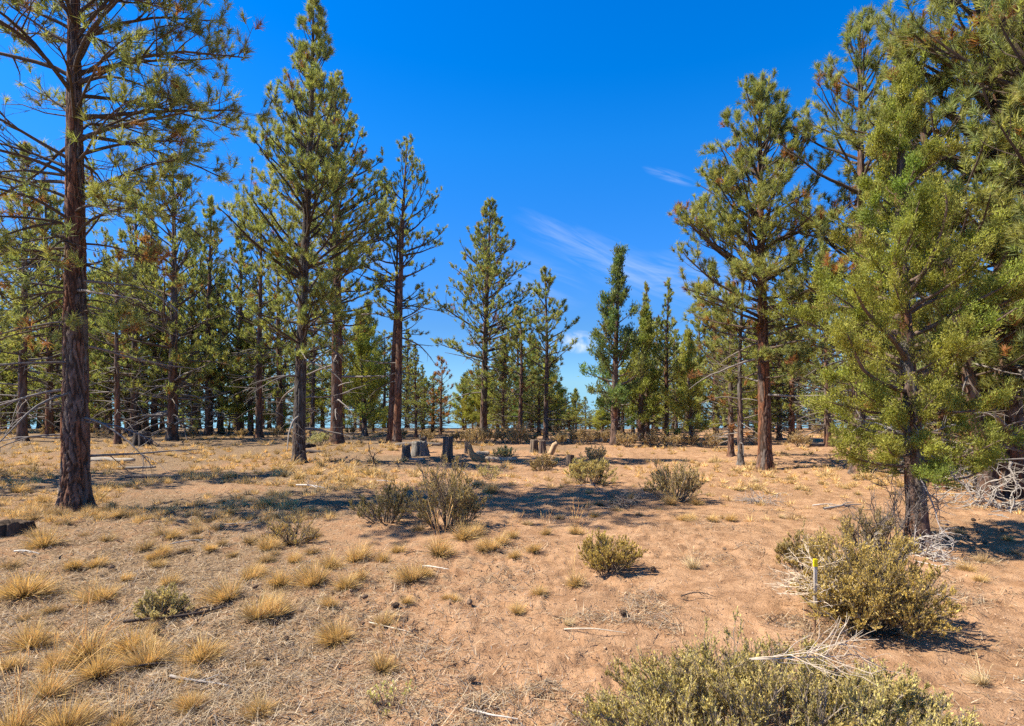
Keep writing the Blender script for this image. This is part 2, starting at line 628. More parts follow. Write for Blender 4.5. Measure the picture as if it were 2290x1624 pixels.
def pine(seed, H, r0, hb, Lmax, lean=(0, 0), wob=.06, whorl=.42, per=5, lod=1, dead_h=0.0, peak=.2, top_el=58, low_el=-6,
         fill=1.0, brown=.05, kdet=24, nz=90, relief=.012, hue=.5, azbias=None, prof_pow=.8, split=False, width=None,
         nn=None, n2s=.20, n3s=.26, up=.55, dark=1.0, sub=.36, barelow=.25, green=None, nlen=.165, dead_n=1.0, low_up=None, extra=None, flare=.45, twd=1.0):
    rng = np.random.default_rng(seed)
    path = trunk_path(H, lean, wob, rng)
    out = {'trunk': make_trunk(path, H, r0, kdet, nz, relief, rng, hue, flare, dark, 0, seed)}
    hs, dead = [], []
    h = hb
    while h < H - .15:
        f = (h - hb) / (H - hb)
        cnt = max(2, int(round(per * (1 - .35 * f) + rng.uniform(-1, 1))))
        for _ in range(cnt):
            hs.append(h + rng.uniform(-.12, .12))
            dead.append(False)
        h += whorl * (1.1 - .45 * f) * rng.uniform(.8, 1.2)
    h = dead_h
    while dead_h > 0 and h < hb + .35 * (H - hb) * .4:
        for _ in range(max(1, int(rng.uniform(1, 3.5) * dead_n))):
            hs.append(h + rng.uniform(-.1, .1))
            dead.append(True)
        h += whorl * rng.uniform(.7, 1.1)
    hs, dead = np.array(hs), np.array(dead)
    m = len(hs)
    f = np.clip((hs - hb) / (H - hb), 0, 1)
    prof = np.minimum(1, (.45 + .55 * f / peak)) * (1 - np.clip((f - peak) / (1 - peak), 0, 1)) ** prof_pow
    L = Lmax * np.where(dead, .45 + .3 * rng.random(m), prof * rng.uniform(.62, 1.12, m)) + .18
    az = rng.uniform(0, 2 * math.pi, m)
    if azbias is not None:
        az = az + azbias * np.sin(2 * az) * -.5
    el = np.radians(low_el + (top_el - low_el) * f ** .85 + rng.normal(0, 7, m))
    el = np.where(dead, np.radians(rng.uniform(-12, 14, m)), el)
    D = np.stack([np.cos(az) * np.cos(el), np.sin(az) * np.cos(el), np.sin(el)], -1)
    bend = np.where(dead, rng.uniform(-.9, .1, m), up * (0.4 + .6 * f) if low_up is None else low_up + (up - low_up) * f)
    bend = bend + rng.normal(0, .15, m)
    limbs = polylines(path(hs), D, L, 9, bend, .07, rng)
    rl = np.clip(r0 * .30 * (L / Lmax) ** .9, .008, .06) * twd
    # level 2
    cnt2 = np.maximum(2, (L / n2s * np.where(dead, .55, 1)).astype(int))
    p2 = np.repeat(np.arange(m), cnt2)
    s2 = rng.uniform(0, 1, len(p2)) ** .75 * (1 - .22) + .22
    pos, T = pl_eval(limbs, p2, s2)
    upv = np.array((0, 0, 1.0))
    side = norm(np.cross(T, np.broadcast_to(upv, T.shape)))
    a = np.radians(rng.uniform(28, 68, len(p2))) * rng.choice([-1, 1], len(p2))
    D2 = T * np.cos(a)[:, None] + side * np.sin(a)[:, None] + upv * rng.uniform(-.25, .42, (len(p2), 1))
    L2 = np.clip(L[p2] * sub * (1.1 - .7 * s2) * rng.uniform(.55, 1.25, len(p2)), .12, 1.3)
    d2 = dead[p2]
    tw2 = polylines(pos, D2, L2, 3, np.where(d2, -.5, up * .8) + rng.normal(0, .3, len(p2)), .13, rng)
    # level 3
    cnt3 = np.maximum(1, (L2 / n3s).astype(int))
    p3 = np.repeat(np.arange(len(p2)), cnt3)
    s3 = rng.uniform(.3, 1, len(p3))
    pos3, T3 = pl_eval(tw2, p3, s3)
    D3 = norm(T3 + .9 * rand_unit(len(p3), rng) + upv * .25)
    L3 = np.clip(L2[p3] * .45 * rng.uniform(.5, 1.2, len(p3)), .07, .4)
    d3 = d2[p3]
    tw3 = polylines(pos3, D3, L3, 1, np.where(d3, -.3, .5), .12, rng)
    # needles
    nb = {1: (44, .014), 2: (38, .019), 3: (24, .030)}[lod]
    nn_ = nn or nb[0]
    wd = width or nb[1]
    keep1 = ~dead
    bare = rng.random(m) < .06
    sec_s = s2
    k2 = ~d2 & (rng.random(len(p2)) < fill) & ~bare[p2] & ((sec_s > barelow) | (rng.random(len(p2)) < .35))
    k3 = ~d3 & (rng.random(len(p3)) < fill * .92) & ~bare[p2[p3]] & ((s2[p3] > barelow) | (rng.random(len(p3)) < .35))
    TP = np.concatenate([limbs[keep1, -1], tw2[k2, -1], tw3[k3, -1]])
    TD = norm(np.concatenate([limbs[keep1, -1] - limbs[keep1, -2], tw2[k2, -1] - tw2[k2, -2], tw3[k3, -1] - tw3[k3, -2]]) * 1.0)
    TD = norm(TD + upv * .55)
    TI = np.concatenate([np.where(keep1)[0], p2[k2], p2[p3[k3]]])
    S = rng.uniform(.75, 1.15, len(TP))
    gmix = rng.random((len(TP), 1)) * .7 + .3 * rng.random((m, 1))[TI]
    base = (green if green is not None else PINE_G) * gmix + PINE_B * (1 - gmix)
    C = base * rng.uniform(.66, 1.3, (len(TP), 1))
    limb_brown = rng.random(m) < brown * .8
    isb = (rng.random(len(TP)) < brown) | (limb_brown[TI] & (rng.random(len(TP)) < .6))
    C = np.where(isb[:, None], DEADN * rng.uniform(.6, 1.2, (len(TP), 1)), C)
    top = path(np.array([H]))
    wood_l = np.array((.105, .075, .055)) * dark
    wood_d = np.array((.21, .18, .155))

    def wood(mb, li):
        sel = np.isin(np.arange(m), li)
        for dd in (False, True):
            cc = wood_d if dd else wood_l
            s_ = sel & (dead == dd)
            if s_.any():
                V, q = tubes(limbs[s_], rl[s_], rl[s_] * .22, 6 if lod == 1 else 4)
                mb.add(V, q, None, cc * (.8 + .4 * rng.random()))
            s_ = sel[p2] & (d2 == dd)
            if s_.any():
                r_ = np.clip(L2[s_] * .014, .004, .016) * (1 if lod < 3 else 1.5)
                V, q = tubes(tw2[s_], r_, r_ * .35, 3)
                mb.add(V, q, None, cc * (.8 + .4 * rng.random()))
            s_ = sel[p2[p3]] & (d3 == dd)
            if s_.any() and (lod < 3):
                r_ = np.full(s_.sum(), .0035)
                V, q = tubes(tw3[s_], r_, r_ * .5, 3)
                mb.add(V, q, None, cc)

    def needles(mb, sel):
        needle_tufts(mb, TP[sel], TD[sel], S[sel], C[sel], nn_, nlen, wd, rng)

    out['limbs'] = []
    if split:
        for i in range(m):
            w = MB(); wood(w, [i])
            nd = MB(); needles(nd, TI == i)
            out['limbs'].append((w, nd, bool(dead[i])))
    else:
        w = MB(); wood(w, np.arange(m))
        nd = MB(); needles(nd, np.ones(len(TP), bool))
        if extra:
            pass
        out['limbs'].append((w, nd, False))
    # leader tuft
    nd = MB()
    needle_tufts(nd, np.repeat(top, 5, 0) - np.array((0, 0, .08)) * np.arange(5)[:, None], np.tile([[0, 0, 1.0]], (5, 1)), np.ones(5),
                 np.tile(PINE_G, (5, 1)), nn_, nlen, wd, rng)
    out['top'] = nd
    return out


def juniper(seed, H, r0, hb, Rmax, lod=1, dens=1.0, green=(.34, .34, .066), lean=(0, 0), leaf=(.05, .017), per=40, peak=.3, kdet=20, nz=50,
            pow_=.75, clump_s=.085, low_min=.55, el=(8, 62), dead_low=8, spire=0.0):
    rng = np.random.default_rng(seed)
    path = trunk_path(H, lean, .10, rng)
    out = {'trunk': make_trunk(path, H, r0, kdet, nz, .010, rng, .35, .55, 1.0, 2.0, seed)}
    nl = int(70 * dens)
    f = (np.arange(nl) + rng.random(nl)) / nl
    hs = hb + (H * .97 - hb) * f
    prof = np.minimum(1, low_min + (1 - low_min) * f / peak) * (1 - np.clip((f - peak) / (1 - peak), 0, 1)) ** pow_
    if spire:
        prof = prof * np.where(f > .72, .55, 1)
    L = Rmax * prof * rng.uniform(.6, 1.15, nl) + .12
    az = np.arange(nl) * 2.39996 + rng.normal(0, .4, nl)
    e = np.radians(el[0] + (el[1] - el[0]) * f + rng.normal(0, 8, nl))
    D = np.stack([np.cos(az) * np.cos(e), np.sin(az) * np.cos(e), np.sin(e)], -1)
    limbs = polylines(path(hs - L * .12), D, L * 1.12, 8, .35 + rng.normal(0, .2, nl), .10, rng)
    rl = np.clip(r0 * .32 * (L / Rmax), .006, .045)
    cnt2 = np.maximum(4, (L / .085 * dens).astype(int))
    p2 = np.repeat(np.arange(nl), cnt2)
    s2 = rng.uniform(.22, 1, len(p2))
    pos, T = pl_eval(limbs, p2, s2)
    D2 = norm(T * .8 + rand_unit(len(p2), rng) * .9 + np.array((0, 0, .35)))
    L2 = np.clip(L[p2] * .34 * (1.15 - .7 * s2) * rng.uniform(.5, 1.3, len(p2)), .08, .55)
    tw2 = polylines(pos, D2, L2, 3, .6, .15, rng)
    # foliage clumps along twigs
    cp, cd, ci = [], [], []
    for s in (.45, .75, 1.0):
        q, t_ = pl_eval(tw2, np.arange(len(p2)), np.full(len(p2), s))
        k = rng.random(len(p2)) < (.45 + .5 * s)
        cp.append(q[k]); cd.append(t_[k]); ci.append(p2[k])
    cp, cd, ci = np.concatenate(cp), np.concatenate(cd), np.concatenate(ci)
    g = np.array(green)
    limbc = g * rng.uniform(.7, 1.15, (nl, 1)) * np.array((1, 1, 1)) + rng.normal(0, .02, (nl, 1)) * np.array((1.2, .1, .1))
    cc = limbc[ci] * rng.uniform(.62, 1.3, (len(cp), 1))
    br = rng.random(len(cp)) < .02
    cc[br] = np.array((.30, .17, .07))
    wood_l, wood_d = np.array((.15, .105, .08)), np.array((.33, .29, .26))

    def leaves(mb, sel):
        P, Dd, C = cp[sel], cd[sel], cc[sel]
        mm = len(P)
        if mm == 0:
            return
        b = P[:, None] + rng.normal(0, clump_s * .5, (mm, per, 3)) + Dd[:, None] * rng.uniform(-.06, .08, (mm, per, 1)) * (clump_s / .085)
        d_ = norm(Dd[:, None] * .8 + rng.normal(0, .55, (mm, per, 3)) + np.array((0, 0, .35)))
        V, t = blades3(b.reshape(-1, 3), d_.reshape(-1, 3), leaf[0] * rng.uniform(.6, 1.2, mm * per), leaf[1] * rng.uniform(.7, 1.2, mm * per), rng)
        col = np.repeat((C[:, None] * rng.uniform(.7, 1.3, (mm, per, 1))).reshape(-1, 3), 3, 0)
        mb.add(V, None, t, col)

    def wood(mb, sel):
        V, q = tubes(limbs[sel], rl[sel], rl[sel] * .25, 5)
        mb.add(V, q, None, wood_l)
        s_ = sel[p2]
        r_ = np.clip(L2[s_] * .012, .003, .008)
        V, q = tubes(tw2[s_], r_, r_ * .5, 3)
        mb.add(V, q, None, wood_l * 1.2)

    w, nd = MB(), MB()
    if lod > 1:
        wood(w, np.ones(nl, bool)); leaves(nd, np.ones(len(cp), bool))
        out['limbs'] = [(w, nd, False)]
    else:
        out['limbs'] = []
        for i in range(nl):
            w, nd = MB(), MB()
            wood(w, np.arange(nl) == i); leaves(nd, ci == i)
            out['limbs'].append((w, nd, False))
    if dead_low:
        n = dead_low
        az = rng.uniform(0, 6.28, n)
        e = np.radians(rng.uniform(-25, 35, n))
        D = np.stack([np.cos(az) * np.cos(e), np.sin(az) * np.cos(e), np.sin(e)], -1)
        Ld = Rmax * rng.uniform(.3, .7, n)
        dl = polylines(path(rng.uniform(hb * .3, hb * 1.6, n)), D, Ld, 7, rng.uniform(-.5, .3, n), .2, rng)
        p = np.repeat(np.arange(n), 9)
        pos, T = pl_eval(dl, p, rng.uniform(.25, 1, len(p)))
        t2 = polylines(pos, norm(T + rand_unit(len(p), rng)), Ld[p] * rng.uniform(.15, .45, len(p)), 4, 0, .25, rng)
        w = MB()
        V, q = tubes(dl, np.full(n, r0 * .13), np.full(n, .004), 5); w.add(V, q, None, wood_d)
        V, q = tubes(t2, np.full(len(p), .005), np.full(len(p), .002), 3); w.add(V, q, None, wood_d * 1.05)
        out['limbs'].append((w, MB(), True))
    return out


def tree_meshes(d, leafmat):
    """data -> list of (name, mesh, [(sub name, mesh)])"""
    V, q, c = d['trunk']
    res = [('trunk', mesh_np('trunk', V, q, None, c, True, M_BARK), [])]
    multi = len(d['limbs']) > 3
    crown = MB()
    for (w, nd, dead) in d['limbs']:
        wm = w.mesh('branch', M_TWIG)
        nm = nd.mesh('needles', leafmat, False)
        if multi:
            res.append(('dead_branch' if dead else 'branch', wm, [('needles', nm)] if nm else []))
        else:
            if nm is not None:
                res.append(('crown', nm, [('limbs', wm)]))
            else:
                res.append(('dead_branches', wm, []))
    if 'top' in d:
        tm = d['top'].mesh('needles', leafmat, False)
        res.append(('leader_needles', tm, []))
    return res


def place_tree(meshes, name, label, cat, loc, rz=0.0, scale=None, group=None):
    o = thing(name, label, cat, loc, rz, scale, group)
    for (n, me, subs) in meshes:
        p = link(n, me, o)
        for (sn, sm) in subs:
            link(sn, sm, p)
    return o


def hpx(px, d):
    return px / FPX * d


# ---- the tall pine standing in front, and the other trees one can tell apart
p = at(168, 1140)
place_tree(tree_meshes(pine(11, 11.2, .188, 3.0, 2.55, lean=(-.05, .1), wob=.03, whorl=.38, per=6.0, lod=1, dead_h=.75, peak=.45, top_el=50,
                            low_el=10, low_up=-.95, up=.2, fill=.80, brown=.07, kdet=84, nz=460, relief=.030, hue=.62, split=True, n2s=.15,
                            sub=.42, barelow=.50, prof_pow=.7, nn=44, width=.0105, nlen=.165, n3s=.20, dead_n=1.0, flare=.42, azbias=.5, twd=.62), M_NEEDLE),
           'pine_tree', 'tall pine with thick reddish bark, drooping limbs and bare grey lower branches', 'tree', p)

p = at(668, 1035)
T2 = place_tree(tree_meshes(pine(23, 13.3, .165, 3.0, 2.65, lean=(.30, .0), wob=.07, whorl=.38, per=5.8, lod=1, dead_h=1.0, peak=.15, top_el=60,
                                 low_el=12, up=.7, fill=.92, brown=.02, kdet=56, nz=360, relief=.018, hue=.15, dark=.8, split=True, n2s=.18, sub=.40,
                                 barelow=.30, prof_pow=.85, nn=46, width=.0145, nlen=.165, dead_n=.7), M_NEEDLE),
                'pine_tree', 'tall conical pine with dark grey furrowed trunk rising beside a thinner red-brown trunk', 'tree', p)

p = at(1710, 1046)
place_tree(tree_meshes(pine(35, 10.0, .165, 2.5, 2.6, lean=(-.12, 0), wob=.05, whorl=.32, per=6.2, lod=1, dead_h=1.9, peak=.30, top_el=60,
                            low_el=-4, up=.6, fill=1.0, brown=.05, kdet=56, nz=340, relief=.015, hue=.72, split=True, n2s=.19, sub=.40,
                            barelow=.2, prof_pow=.72, nn=46, width=.014, nlen=.165, dead_n=.5, green=np.array((.45, .405, .12))), M_NEEDLE),
           'pine_tree', 'pine with straight orange-brown trunk beside a thin grey dead trunk', 'tree', p)

p = at(1918, 1062)
place_tree(tree_meshes(pine(47, 10.6, .15, 2.2, 2.35, lean=(.05, 0), wob=.06, whorl=.42, per=5.0, lod=1, dead_h=1.2, peak=.35, top_el=55,
                            low_el=0, up=.75, fill=.85, brown=.03, kdet=36, nz=180, relief=.012, hue=.4, split=True, n2s=.28, sub=.40,
                            barelow=.35, prof_pow=.62, nn=50, width=.013, nlen=.175, dead_n=.8), M_NEEDLE),
           'pine_tree', 'open-crowned pine standing just behind the bright green juniper', 'tree', p)

p = at(2262, 1112)
place_tree(tree_meshes(pine(59, 12.0, .20, 2.0, 2.7, lean=(-.2, .1), wob=.05, whorl=.36, per=6, lod=1, dead_h=.5, peak=.45, top_el=50,
                            low_el=0, up=.75, fill=.95, brown=.02, kdet=56, nz=240, relief=.016, hue=.55, split=True, n2s=.17, sub=.40,
                            barelow=.2, prof_pow=.5, nn=50, width=.0115, nlen=.185, green=np.array((.45, .405, .12))), M_NEEDLE),
           'pine_tree', 'thick-trunked pine with dense long needles behind the tangle of white dead branches', 'tree', p)

p = at(2440, 1150)
place_tree(tree_meshes(pine(60, 11.0, .17, 1.6, 2.5, wob=.05, whorl=.38, per=6, lod=2, dead_h=.6, peak=.45, top_el=50, low_el=4, up=.8, fill=1.0,
                            brown=.02, kdet=28, nz=120, hue=.5, n2s=.20, sub=.40, barelow=.2, prof_pow=.5, nn=44, width=.014, nlen=.185,
                            green=np.array((.45, .405, .12))), M_NEEDLE),
           'pine_tree', 'pine whose long-needled branches reach across the thick-trunked pine beside it', 'tree', p)

p = at(2050, 1222)
place_tree(tree_meshes(juniper(61, 5.75, .105, .85, 1.18, lod=1, dens=1.5, leaf=(.034, .012), per=64, peak=.36, green=(.34, .345, .072), kdet=36, nz=120, pow_=1.05,
                               lean=(-.02, .05), clump_s=.060, dead_low=9, el=(-6, 64)), M_JUNI),
           'juniper_tree', 'bright yellow-green bushy juniper rising behind the survey stake and brush', 'tree', p)

# ---- shared crowns for the stand behind
LIB = {
    'pa': tree_meshes(pine(101, 9.0, .15, 1.7, 2.2, whorl=.40, per=5, lod=3, dead_h=.9, peak=.25, top_el=60, low_el=0, fill=.95, brown=.03,
                           kdet=16, nz=44, dead_n=1.8, hue=.45, n2s=0.28, prof_pow=.8, up=.6), M_NEEDLE),
    'pb': tree_meshes(pine(102, 9.0, .14, 1.0, 1.9, whorl=.38, per=5.5, lod=3, dead_h=.8, peak=.2, top_el=64, low_el=5, fill=.95, brown=.05,
                           kdet=16, nz=44, dead_n=1.5, hue=.6, n2s=0.25, prof_pow=.9, up=.7, green=np.array((.45, .405, .12))), M_NEEDLE),
    'pc': tree_meshes(pine(103, 9.0, .13, 2.8, 1.8, whorl=.44, per=4.2, lod=3, dead_h=1.2, peak=.3, top_el=52, low_el=-8, fill=.75, brown=.05,
                           kdet=16, nz=44, dead_n=2.0, hue=.5, n2s=0.34, prof_pow=.7, up=.6), M_NEEDLE),
    'pd': tree_meshes(pine(104, 9.0, .17, 1.0, 2.6, whorl=.40, per=5.4, lod=3, dead_h=.5, peak=.3, top_el=58, low_el=-4, fill=.9, brown=.04,
                           kdet=16, nz=44, hue=.4, n2s=0.28, prof_pow=.85, up=.6, dead_n=3.0, green=np.array((.45, .405, .12))), M_NEEDLE),
    'pe': tree_meshes(pine(105, 9.0, .13, 1.6, 1.5, whorl=.38, per=4.6, lod=3, dead_h=1.0, peak=.15, top_el=66, low_el=10, fill=.9, brown=.03,
                           kdet=16, nz=44, hue=.55, n2s=0.28, prof_pow=1.0, up=.8), M_NEEDLE),
    'ja': tree_meshes(juniper(111, 6.0, .13, .7, 1.35, lod=2, dens=.9, leaf=(.10, .040), per=16, peak=.25, kdet=14, nz=24, clump_s=.12, green=(.33, .34, .085)), M_JUNI),
    'jb': tree_meshes(juniper(112, 6.0, .12, .5, 1.6, lod=2, dens=.9, leaf=(.10, .040), per=16, peak=.2, kdet=14, nz=24, clump_s=.13, pow_=.9, green=(.41, .41, .095)), M_JUNI),
    'jc': tree_meshes(juniper(113, 6.0, .12, .9, 1.15, lod=2, dens=.9, leaf=(.10, .038), per=16, peak=.15, kdet=14, nz=24, clump_s=.11, pow_=1.0, green=(.21, .255, .09), spire=1), M_JUNI),
}
rd = tree_meshes(pine(121, 4.0, .06, .6, .8, whorl=.32, per=4, lod=3, peak=.3, top_el=45, low_el=0, fill=.5, brown=1.0, kdet=10, nz=20, n2s=.28), M_NEEDLE)

near = [  # kind, u, v(base), top v, rot, label
    ('T', 752, 991, 160, dict(seed=201, r0=.24, hb=4.6, Lmax=2.9, peak=.3, hue=.6, fill=.95, per=5.4, up=.6, dead_h=1.5, dead_n=.6), 'tall pine with red-brown trunk directly behind and beside the dark conical pine'),
    ('T', 887, 992, 314, dict(seed=202, r0=.16, hb=4.6, Lmax=2.6, peak=.35, hue=.75, fill=.62, per=3.6, whorl=.55, up=.75, brown=.01, dead_h=2.5, dead_n=.5, lean=(.42, 0)), 'slender sparse pine, taller of two pale trunks growing from one spot'),
    ('T', 874, 990, 500, dict(seed=203, r0=.15, hb=5.2, Lmax=1.5, peak=.4, hue=.75, fill=.7, per=3.6, whorl=.5, up=.6, brown=.02, lean=(.25, 0), dead_h=2.5, dead_n=.4), 'leaning pale trunk, shorter of the two pines growing from one spot'),
    ('T', 1080, 973, 448, dict(seed=204, r0=.19, hb=2.6, Lmax=3.3, peak=.25, hue=.35, fill=.95, per=5.4, up=.65, brown=.06, dead_h=2.2, dead_n=.7, lean=(.3, 0)), 'broad pine with dark trunk standing alone behind the grey stumps'),
    ('T', 1220, 983, 602, dict(seed=205, r0=.11, hb=1.9, Lmax=1.75, peak=.25, hue=.4, fill=.95, per=5, up=.75, brown=.02, dead_h=1.0), 'slim young pine behind the pair of brown stumps'),
    ('T', 1163, 982, 690, dict(seed=206, r0=.10, hb=2.0, Lmax=1.3, peak=.3, hue=.4, fill=.7, per=4, up=.5, brown=.06, dead_h=1.0), 'thin scraggly pine between the broad dark-trunked pine and the slim young pine'),
    ('pd', 385, 984, 345, 0.6, 'dark-trunked pine with a mass of bare grey lower branches'),
    ('pa', 50, 985, 330, 2.0, 'heavy-trunked pine beyond the big reddish pine, with grass at its foot'),
    ('pc', 263, 995, 560, 1.0, 'thin pine trunk standing next to the dark broken stump'),
    ('pc', 233, 958, 520, 3.0, 'distant pale pine trunk seen between bare grey branches'),
    ('pa', 434, 968, 520, 4.0, 'pine with reddish trunk doubled by a thinner stem behind'),
    ('pb', 466, 970, 440, 5.0, 'straight-trunked pine in the stand left of the dark conical pine'),
    ('pb', 494, 968, 600, 0.3, 'slim pine just beyond the straight-trunked pine'),
    ('pc', 579, 979, 480, 1.7, 'slender dark pine with bare lower trunk, alone in the gap of the stand'),
    ('pc', 699, 977, 640, 2.7, 'very thin pine between the dark conical pine and the red-brown trunk'),
    ('jc', 1374, 997, 556, 1.2, 'dark green juniper tapering to a narrow spire'),
    ('ja', 1432, 988, 690, 2.2, 'dark juniper crowding against the spire-topped juniper'),
    ('pe', 1447, 985, 640, 2.6, 'young pointed pine behind the dark juniper'),
    ('pe', 1490, 985, 632, 0.6, 'young pine with a leggy top beside another of the same height'),
    ('jb', 1545, 995, 745, 0.9, 'low bright green juniper spreading to the ground'),
    ('pb', 1600, 990, 590, 0.1, 'bushy olive pine behind the orange-brown trunk'),
    ('pa', 1634, 1020, 640, 2.5, 'short stout pine with bark-plated trunk behind the thin grey trunk'),
    ('pb', 1770, 990, 560, 1.6, 'dense pine in shade between the orange-brown pine and the juniper'),
    ('pd', 1742, 987, 700, 3.6, 'distant pine with fat dark trunk beyond the shaded grass'),
    ('T', 2215, 1118, 70, dict(seed=207, r0=.13, hb=1.8, Lmax=2.0, peak=.35, hue=.45, fill=.9, per=5, up=.7, brown=.03, dead_h=.6, lean=(-1.25, .2), lod=2, whorl=.36), 'leaning pine with dark trunk next to the thick-trunked pine'),
    ('jb', 2190, 1098, 640, 1.9, 'wide green juniper crowding in front of the thick-trunked pine'),
    ('pb', 2106, 1099, 520, 1.1, 'small young pine with slim trunk behind the bright green juniper'),
    ('pb', 2370, 1065, -260, 2.2, 'tall dense pine with long needles beyond the thick-trunked pine'),
    ('pa', 2010, 1030, 420, 4.2, 'mid-sized pine hidden behind the bright green juniper'),
    ('pd', -330, 1075, -60, 1.4, 'broad pine beyond the big reddish pine'),
    ('pb', 110, 975, 410, 1.4, 'bushy pine seen between the heavy-trunked pine and the big reddish one'),
    ('pa', 300, 972, 430, 2.4, 'tall full pine behind the dark broken stump'),
    ('pb', 345, 968, 480, 0.9, 'olive pine just behind the one with bare grey lower branches'),
    ('pb', 535, 970, 500, 3.3, 'full pine between the straight-trunked pine and the slender dark one'),
    ('pa', 625, 972, 540, 5.1, 'pine whose crown shows just behind the dark conical pine'),
    ('jb', 815, 975, 690, 1.1, 'juniper between the red-brown trunk and the pale twin trunks'),
    ('pb', 930, 978, 770, 0.2, 'short bushy pine just past the pale twin trunks'),
    ('pb', 1125, 974, 760, 4.4, 'bushy young pine behind the broad dark-trunked pine'),
    ('jb', 1690, 985, 720, 4.9, 'spreading juniper behind the base of the orange-brown pine'),
    ('pa', 1850, 1000, 560, 3.9, 'full pine filling the gap beside the bright green juniper'),
    ('pa', 130, 966, 450, 0.4, 'far pine behind the big reddish pine, with open crown'),
]
for i, (k, u, v, tv, arg, lab) in enumerate(near):
    p = at(u, v)
    h = hpx(v - tv, p[1])
    if k == 'T':
        a = dict(n2s=.21, lod=3 if p[1] > 17 else 2, kdet=28, nz=120, relief=.014, low_el=0, top_el=60)
        a.update(arg)
        sd = a.pop('seed')
        place_tree(tree_meshes(pine(sd, h, **a), M_NEEDLE), 'pine_tree', lab, 'tree', p)
    else:
        base = 6.0 if k[0] == 'j' else 9.0
        s = h / base
        w = s * (1.0 if s < 1.2 else 1.2 / s * .9 + .1)
        place_tree(LIB[k], 'juniper_tree' if k[0] == 'j' else 'pine_tree', lab, 'tree', p, arg, (w, w, s))

# thin dead snag beside the orange-brown pine, reddish dead sapling
p = at(1656, 1038)
sn = pine(301, 5.2, .075, 1.2, 1.5, whorl=.30, per=3, lod=2, dead_h=.7, peak=.3, fill=.06, brown=.6, kdet=20, nz=90, hue=.1, low_el=-5, dead_n=1.5)
place_tree(tree_meshes(sn, M_NEEDLE), 'dead_pine', 'thin grey dead pine trunk with bare spreading twigs', 'tree', p)
p = at(985, 975, 31)
place_tree(rd, 'dead_pine', 'small dead pine with rust-red needles against the sky gap', 'tree', p, 0, 1.05)

# ---- background stand beyond the crest
rng = np.random.default_rng(77)
sk = np.array([(-400, 520), (0, 590), (150, 560), (300, 570), (420, 580), (560, 640), (700, 700), (860, 660), (900, 720), (950, 780), (985, 820), (1060, 800),
               (1160, 740), (1215, 790), (1270, 850), (1300, 890), (1340, 840), (1420, 730), (1500, 690), (1600, 640), (1800, 660), (1850, 720),
               (1950, 640), (2289, 600), (2700, 560)], float)
BGL = {'p': 'pine in the distant stand along the crest of the rise', 'j': 'juniper in the distant stand along the crest of the rise'}
us = np.concatenate([np.linspace(-330, 965, 48), np.linspace(1045, 1280, 14), np.linspace(1312, 2650, 54)])
low = np.concatenate([np.linspace(-300, 985, 36), np.linspace(1035, 1282, 18), np.linspace(1310, 2600, 60)])
for i, u in enumerate(np.concatenate([us, low])):
    lo = i >= len(us)
    u = u + rng.uniform(-9, 9)
    d = rng.uniform(29.5, 50) if lo else rng.uniform(31, 54)
    tv = np.interp(u, sk[:, 0], sk[:, 1]) + rng.uniform(-15, 90)
    if lo:
        tv = max(tv, rng.uniform(790, 925))
    x = (u - CX) / FPX * d
    z = float(ground_z(x, d))
    h = EYE + (HZ - tv) / FPX * d - z
    h = np.clip(h, 1.3, 13)
    k = rng.choice(['pa', 'pb', 'pc', 'pd', 'pe', 'ja', 'jb', 'jc'], p=[.27, .25, .13, .14, .12, .02, .06, .01])
    if h < 5 and k[0] == 'p':
        k = rng.choice(['jb', 'pd', 'pb', 'pb'])
    s = h / (6.0 if k[0] == 'j' else 9.0)
    w = float(np.clip(s * 1.15, .62, 1.25))
    place_tree(LIB[k], 'juniper_tree' if k[0] == 'j' else 'pine_tree', BGL[k[0]], 'tree', (x, d, z), rng.uniform(0, 6.28), (w, w, s),
               'pines of the distant stand' if k[0] == 'p' else 'junipers of the distant stand')

# ------------------------------------------------------------------ shrubs


